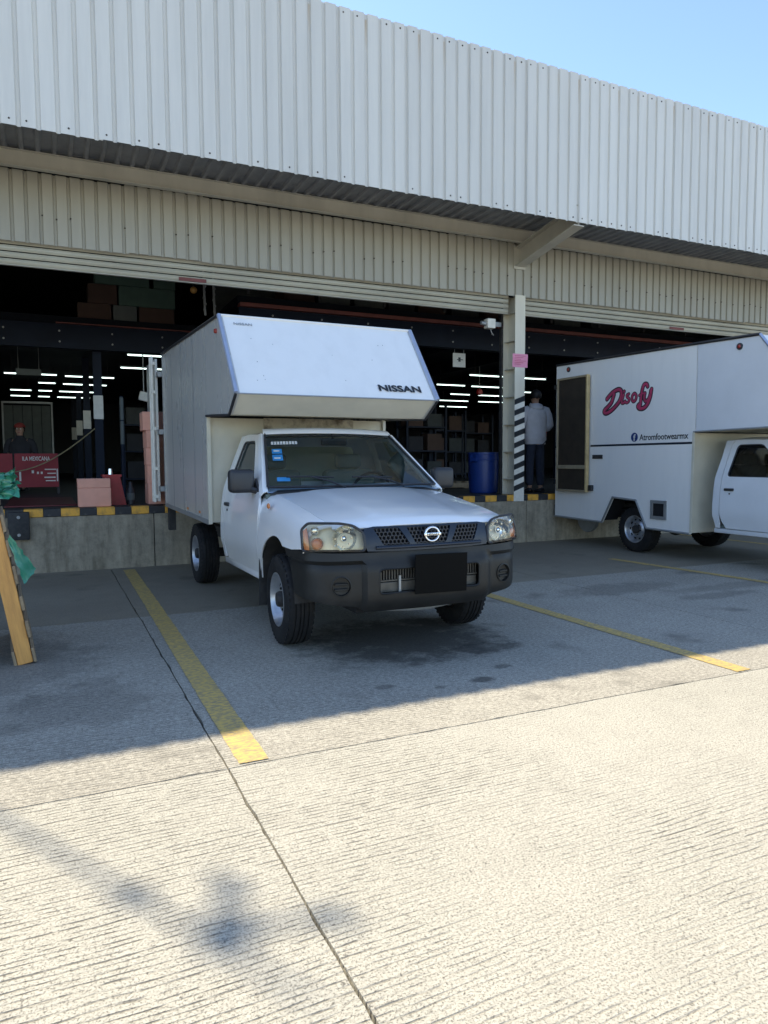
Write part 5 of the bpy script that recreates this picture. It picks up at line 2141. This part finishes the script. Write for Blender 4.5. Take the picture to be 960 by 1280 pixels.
# papers
t = thing('pink_notice', 'pink paper notice taped to the column above the stripes', 'notice', (6.835, DOCK_Y-0.034, 2.905))
b = B()
b.grid([[Vector((x, -0.001-0.008*((x/0.14)**2)*0 - 0.004*math.sin(3*z*8), z)) for z in np.linspace(-0.105, 0.105, 6)] for x in np.linspace(-0.145, 0.145, 6)])
b.solid(0.001)
b.obj('sheet', 'paperpink', t, 60)
b = B()
for k in range(6):
    b.bx(-0.11, 0.11-0.05*(k % 3), -0.0075, -0.0062, 0.07-k*0.026, 0.076-k*0.026)
b.obj('print_lines', 'pink', t)
for (x, lab) in ((6.98, 'white paper notice hanging from the beam left of the post'), (8.33, 'white paper notice hanging from the beam right of the post')):
    t = thing('white_notice', lab, 'notice', (x, 11.58, 3.06), 0.0, 'white notices under the beam')
    b = B()
    b.bx(-0.135, 0.135, -0.003, 0.0, 0, 0.255)
    b.obj('sheet', 'paperwhite', t)
    b = B()
    b.bx(-0.05, 0.08, -0.0045, -0.0035, 0.13, 0.145)
    b.bx(-0.02, 0.03, -0.0045, -0.0035, 0.10, 0.18)
    b.obj('arrow_print', 'ink', t)
    b = B()
    for s in (-0.1, 0.1):
        b.cyl((s, 0, 0.256), (s, 0, 0.325), 0.004, 0.004, 5)
    b.obj('cords', 'steelgrey', t)
t = thing('red_alarm_bell', 'small round red bell under the lights left of the post', 'bell', (9.75, 15.2, 3.02))
b = B()
b.lathe([(0.001, -0.05), (0.06, -0.045), (0.085, -0.01), (0.085, 0.01), (0.03, 0.02), (0.001, 0.02)], 'y', 18)
b.obj('gong', 'redpaint', t, 40)
b = B()
b.cyl((0, 0, 0.08), (0, 0, 0.845), 0.008, 0.008, 6)
b.obj('conduit', 'steelgrey', t)

# blue drum ---------------------------------------------------------------
t = thing('blue_drum', 'tall blue plastic drum on the dock left of the striped post', 'drum', (6.77, 10.42, DOCK_Z+0.001))
b = B()
b.lathe([(0.001, 0.0), (0.225, 0.0), (0.238, 0.015), (0.246, 0.06), (0.254, 0.28), (0.258, 0.50), (0.256, 0.545), (0.266, 0.552), (0.266, 0.57), (0.257, 0.578), (0.262, 0.66), (0.270, 0.664), (0.270, 0.692), (0.255, 0.695), (0.252, 0.60), (0.001, 0.595)], 'z', 36)
b.obj('shell', 'bluedrum', t, 30)
for a in (-2.75, -0.4):
    b = B()
    c, s = math.cos(a), math.sin(a)
    for w_ in (-0.055, 0.055):
        b.box((c*0.275-s*w_, s*0.275+c*w_, 0.60), (0.05, 0.022, 0.12), rot=Matrix.Rotation(a, 4, 'Z'))
    b.box((c*0.296, s*0.296, 0.575), (0.022, 0.13, 0.05), rot=Matrix.Rotation(a, 4, 'Z'), bevel=0.006)
    b.obj('handle', 'bluedrum', t)


# pallets -------------------------------------------------------------------
def pallet(name, label, loc, L=1.2, Wd=1.0, wood=('wood', 'woodgrey'), ndeck=7, seed=1, group=None):
    """stringers along local z (length L), deck boards across local y on the +x side"""
    rnd = random.Random(seed)
    t = thing(name, label, 'pallet', loc, 0, group)
    for k, y in enumerate((0.0, Wd/2-0.02, Wd-0.04)):
        b = B()
        b.bx(-0.095, 0.0, y, y+0.042, 0.0, L, 0.004, 1)
        for v in b.bm.verts:
            v.co.x += 0.004*mnoise.noise(Vector((v.co.z*3, y, seed)))
        b.obj('stringer', wood[0] if k == 0 else wood[1], t)
    for k in range(ndeck):
        w_ = rnd.uniform(0.085, 0.13)
        z = (L-0.12)*k/(ndeck-1)+rnd.uniform(-0.008, 0.008)
        b = B()
        b.bx(0.001, 0.019, -0.012+rnd.uniform(-.012, .006), Wd+rnd.uniform(-.01, .01), z, z+w_, 0.003, 1)
        for v in b.bm.verts:
            v.co.x += 0.006*mnoise.noise(Vector((v.co.y*4, z*5, seed)))+0.003
        b.obj('deck_board', wood[1], t)
    for k in range(3):
        z = (L-0.12)*k/2
        b = B()
        b.bx(-0.115, -0.0965, -0.005, Wd, z, z+0.10, 0.003, 1)
        b.obj('base_board', wood[1], t)
    return t


p1 = pallet('wooden_pallet', 'wooden pallet standing on end, leaning left at the photo edge', (-0.135, 5.22, 0.012), 1.19, 1.0, seed=3)
p1.rotation_euler = (0, R(-9.5), R(3))
p2 = pallet('wooden_pallet', 'second wooden pallet propping the leaning one from the left', (-0.64, 5.24, 0.012), 1.19, 1.0, seed=9)
p2.rotation_euler = (0, R(9.5), R(3))
# nail heads and bolt scar on the near stringer are in the grain; green film
t = thing('green_wrap', 'crumpled green plastic film caught on the leaning pallet', 'plastic film', (-0.135, 5.22, 0.012))
t.rotation_euler = (0, R(-9.5), R(3))


def crumple(b, P, Q, amp, seed):
    rows = []
    n = len(P)
    for i in range(n):
        row = []
        for j in range(9):
            f = j/8
            p = P[i].lerp(Q[i], f)
            p = p+Vector((mnoise.noise(Vector((i*0.9, f*5, seed))), mnoise.noise(Vector((i*0.8, f*4, seed+3))), mnoise.noise(Vector((i*0.7, f*6, seed+7)))))*amp
            row.append(p)
        rows.append(row)
    b.grid(rows)
    return b


b = B()
crumple(b, [Vector((-0.13+0.025*k, -0.05-0.02*math.sin(k), 1.08+0.01*k)) for k in range(12)], [Vector((-0.13+0.025*k, -0.04-0.03*math.sin(k*1.3), 1.22+0.005*k)) for k in range(12)], 0.05, 2)
crumple(b, [Vector((-0.14+0.026*k, 0.02+0.02*math.sin(k), 1.20)) for k in range(12)], [Vector((-0.14+0.026*k, -0.06, 1.10)) for k in range(12)], 0.05, 5)
b.obj('bundle', 'greenwrap', t, 170)
b = B()
crumple(b, [Vector((0.016+0.004*k, -0.02, 0.83-0.034*k)) for k in range(10)], [Vector((0.034+0.012*k, -0.03+0.010*k, 0.83-0.030*k+0.035)) for k in range(10)], 0.011, 11)
b.obj('flap', 'greenwrap', t, 170)
# a flat pallet inside, beyond the drum
p3 = pallet('wooden_pallet', 'flat wooden pallet on the dock floor behind the blue drum', (6.7, 12.2, DOCK_Z+0.119), 1.2, 1.0, ('woodgrey', 'woodgrey'), seed=5)
p3.rotation_euler = (0, R(-90), R(180))
p3.location = (6.4, 13.2, DOCK_Z+0.119)


# ================================================================== PEOPLE
def skin_mesh(name, joints, edges, material, parent, sub=2, root=0):
    me = bpy.data.meshes.new(name)
    me.from_pydata([j[0] for j in joints], edges, [])
    o = bpy.data.objects.new(name, me)
    COL.objects.link(o)
    md = o.modifiers.new('skin', 'SKIN')
    md.use_smooth_shade = True
    sv = me.skin_vertices[0].data
    for i, j in enumerate(joints):
        r = j[1]
        sv[i].radius = r if isinstance(r, tuple) else (r, r)
        sv[i].use_root = (i == root)
    ms = o.modifiers.new('sub', 'SUBSURF')
    ms.levels = sub
    ms.render_levels = sub
    dg = bpy.context.evaluated_depsgraph_get()
    me2 = bpy.data.meshes.new_from_object(o.evaluated_get(dg))
    bpy.data.objects.remove(o)
    me2.materials.clear()
    me2.materials.append(MT[material])
    for p in me2.polygons:
        p.use_smooth = True
    return link(name, me2, parent)


def hand_chains(base, joints, edges, wrist, d, side, upv):
    """palm and five fingers continuing from wrist index"""
    d = Vector(d).normalized()
    sidev = Vector(upv).cross(d).normalized()
    w0 = Vector(joints[wrist][0])
    palm = len(joints)
    joints.append((tuple(w0+d*0.075), (0.036, 0.018)))
    edges.append((wrist, palm))
    for k, (off, ln) in enumerate(((-0.030, 0.072), (-0.010, 0.082), (0.011, 0.078), (0.030, 0.060))):
        a = len(joints)
        b0 = w0+d*0.095+sidev*off
        curl = -Vector(upv)*0.018
        joints.append((tuple(b0), 0.0095))
        joints.append((tuple(b0+d*ln*0.5+curl*0.4), 0.0085))
        joints.append((tuple(b0+d*ln*0.85+curl*1.6), 0.0075))
        edges += [(palm, a), (a, a+1), (a+1, a+2)]
    a = len(joints)
    tb = w0+d*0.035+sidev*(-0.036*side)
    joints.append((tuple(tb), 0.012))
    joints.append((tuple(tb+d*0.035+sidev*(-0.018*side)), 0.010))
    joints.append((tuple(tb+d*0.062+sidev*(-0.014*side)), 0.0085))
    edges += [(wrist, a), (a, a+1), (a+1, a+2)]


def person(label, loc, rz, top_mat, leg_mat, hat=None, seated=False, hood=True, scale=1.0):
    root = thing('person', label, 'person', loc, rz)
    root.scale = (scale, scale, scale)
    dz = -0.42 if seated else 0.0
    hipz = 0.93+dz
    J = [((0, 0, hipz), (0.145, 0.105)), ((0, 0, 1.13+dz), (0.13, 0.095)), ((0, 0.01, 1.34+dz), (0.15, 0.10)), ((0, 0, 1.455+dz), (0.07, 0.06)),
         ((0, 0.005, 1.52+dz), 0.052), ((0, 0.02, 1.585+dz), (0.062, 0.07)), ((0, 0.015, 1.655+dz), (0.076, 0.092)), ((0, 0.0, 1.725+dz), (0.055, 0.065)),
         ((0, 0.118, 1.635+dz), 0.012), ((0.082, 0.0, 1.645+dz), 0.014), ((-0.082, 0.0, 1.645+dz), 0.014)]
    E_ = [(0, 1), (1, 2), (2, 3), (3, 4), (4, 5), (5, 6), (6, 7), (6, 8), (6, 9), (6, 10)]
    legs = {}
    for s in (-1, 1):
        i = len(J)
        if seated:
            J += [((s*0.09, 0.02, hipz-0.02), 0.075), ((s*0.12, 0.44, hipz), 0.058), ((s*0.12, 0.42, 0.10), 0.042), ((s*0.12, 0.42, 0.05), 0.04), ((s*0.125, 0.56, 0.035), 0.034)]
        else:
            J += [((s*0.085, 0, 0.85), 0.080), ((s*0.10, 0.012, 0.49), 0.056), ((s*0.105, -0.01, 0.11), 0.042), ((s*0.105, 0.0, 0.05), 0.04), ((s*0.125, 0.14, 0.035), 0.034)]
        E_ += [(0, i), (i, i+1), (i+1, i+2), (i+2, i+3), (i+3, i+4)]
        i = len(J)
        J += [((s*0.175, 0, 1.42+dz), 0.052), ((s*0.245, -0.02, 1.16+dz), 0.042), ((s*0.17, 0.20, 1.10+dz), 0.028)]
        E_ += [(2, i), (i, i+1), (i+1, i+2)]
        hand_chains(0, J, E_, i+2, (-s*0.3, 1, 0.05), s, (0, 0, 1))
    skin_mesh('body', J, E_, 'skin', root, 2)
    # upper garment
    b = B()
    secs = [(-0.095, 0.168, 0.130, 0.0), (-0.100, 0.178, 0.140, 0.0), (-0.080, 0.184, 0.146, 0.0), (-0.045, 0.180, 0.142, 0.0), (-0.030, 0.196, 0.152, -0.004), (0.04, 0.198, 0.148, -0.004), (0.10, 0.188, 0.138, 0.0),
            (0.22, 0.192, 0.138, 0.0), (0.34, 0.200, 0.140, -0.004), (0.43, 0.198, 0.130, -0.006), (0.49, 0.170, 0.110, -0.006), (0.53, 0.120, 0.092, -0.004), (0.565, 0.082, 0.078, 0.0), (0.60, 0.068, 0.066, 0.004)]
    rows = []
    for (dzz, rx, ry, yo) in secs:
        ring = []
        for a in np.linspace(0, 2*PI, 33):
            wr = 0.006*mnoise.noise(Vector((3*math.cos(a), 3*math.sin(a), dzz*14)))+0.005*math.sin(dzz*55+2*math.cos(a))*(1 if dzz < 0.35 else 0.3)
            ring.append(Vector(((rx+wr)*math.cos(a), (ry+wr)*math.sin(a)+yo, hipz+dzz)))
        rows.append(ring)
    b.grid(rows)
    for s in (-1, 1):
        P_ = [(s*0.135, 0, 1.435+dz), (s*0.195, -0.004, 1.405+dz), (s*0.232, -0.012, 1.33+dz), (s*0.252, -0.018, 1.24+dz), (s*0.268, -0.02, 1.16+dz), (s*0.258, 0.03, 1.115+dz), (s*0.23, 0.10, 1.10+dz), (s*0.19, 0.165, 1.10+dz), (s*0.175, 0.19, 1.10+dz)]
        b.tube([Vector(p) for p in P_], [0.06, 0.076, 0.074, 0.070, 0.066, 0.064, 0.056, 0.046, 0.040], 14)
    bmesh.ops.remove_doubles(b.bm, verts=b.bm.verts[:], dist=0.0005)
    top = b.obj('hooded_top' if hood else 'shirt', top_mat, root, 70)
    if hood:
        b = B()
        rows = []
        for a in np.linspace(-2.4, 2.4, 17):
            row = []
            for t_ in np.linspace(0, 2*PI, 11):
                rad = 0.085+0.040*math.cos(t_)*(0.65+0.35*math.cos(a))
                zz = 1.475+dz-0.05*math.cos(a)*0.6+0.05*math.sin(t_)
                row.append(Vector((math.sin(a)*rad*1.12, -math.cos(a)*rad-0.012, zz)))
            rows.append(row)
        b.grid(rows)
        b.obj('hood', top_mat, top, 60)
    # trousers
    L_ = [((0, 0, hipz-0.02), (0.135, 0.090))]
    EL = []
    for s in (-1, 1):
        i = len(L_)
        if seated:
            L_ += [((s*0.09, 0.03, hipz-0.02), 0.095), ((s*0.12, 0.45, hipz), 0.075), ((s*0.12, 0.42, 0.12), 0.062)]
        else:
            L_ += [((s*0.085, 0, 0.80), 0.092), ((s*0.10, 0.012, 0.49), 0.080), ((s*0.105, -0.005, 0.10), 0.070)]
        EL += [(0, i), (i, i+1), (i+1, i+2)]
    skin_mesh('trousers', L_, EL, leg_mat, root, 2)
    for s in (-1, 1):
        y0 = 0.42 if seated else 0.0
        b = B()
        rows = []
        for (yy, hw, hh) in ((-0.085, 0.03, 0.06), (-0.07, 0.042, 0.085), (0.0, 0.045, 0.09), (0.07, 0.050, 0.065), (0.14, 0.052, 0.05), (0.185, 0.035, 0.04)):
            rows.append([Vector((s*0.112+hw*math.cos(a), y0+yy, hh/2+hh/2*math.sin(a))) for a in np.linspace(0, 2*PI, 13)])
        b.grid(rows)
        b.obj('shoe', 'darkcloth', root, 60)
    # hair / cap
    b = B()
    b.ball((0, -0.008, 1.668+dz), 0.104, 3, (0.93, 1.08, 1.0))
    cut = [v for v in b.bm.verts if (v.co.y > 0.045 and v.co.z < 1.71+dz) or v.co.z < 1.595+dz]
    bmesh.ops.delete(b.bm, geom=cut, context='VERTS')
    b.obj('hair', 'hair', root, 60)
    if hat:
        b = B()
        b.ball((0, 0, 1.70+dz), 0.112, 3, (0.95, 1.08, 0.85))
        cut = [v for v in b.bm.verts if v.co.z < 1.685+dz]
        bmesh.ops.delete(b.bm, geom=cut, context='VERTS')
        b.prism([(-0.075, 0.09), (-0.06, 0.17), (0, 0.19), (0.06, 0.17), (0.075, 0.09)], 'z', 1.688+dz, 1.694+dz)
        b.obj('cap', hat, root, 50)
    # eyes and mouth
    for s in (-1, 1):
        b = B()
        b.ball((s*0.032, 0.094, 1.662+dz), 0.012, 2)
        b.obj('eye', 'paperwhite', root, 60)
    b = B()
    b.box((0, 0.094, 1.588+dz), (0.045, 0.012, 0.008), bevel=0.003, seg=1)
    b.obj('mouth', 'redcap', root, 60)
    return root


pa = person('person in pale grey hooded top and dark trousers standing with back turned', (7.63, 10.12, DOCK_Z+0.001), R(-8), 'hoodie', 'jeans', scale=1.0)
b = B()
crumple(b, [Vector((-0.05+0.01*k, -0.02, -0.12+0.024*k)) for k in range(10)], [Vector((0.06+0.005*k, 0.04, -0.12+0.026*k)) for k in range(10)], 0.03, 4)
o = b.obj('red_cloth', 'redcap', None, 50, loc=(7.985, 10.33, 1.80))
tag(o, 'orange red cloth held at the right side of the hooded person', 'cloth')
pb = person('person in dark clothes and red cap sitting behind the red counter', (-0.50, 16.4, DOCK_Z+0.001), R(170), 'darkcloth', 'darkcloth', 'redcap', seated=True, hood=False)
t = thing('stool', 'dark stool under the seated person with the red cap', 'stool', (-0.50, 16.42, DOCK_Z))
b = B()
b.cyl((0, 0, 0.36), (0, 0, 0.40), 0.17, 0.17, 18)
b.obj('seat', 'chassis', t)
for k in range(4):
    a = PI/4+k*PI/2
    b = B()
    b.cyl((0.10*math.cos(a), 0.10*math.sin(a), 0.36), (0.16*math.cos(a), 0.16*math.sin(a), 0.0), 0.012, 0.012, 8)
    b.obj('leg', 'chassis', t)
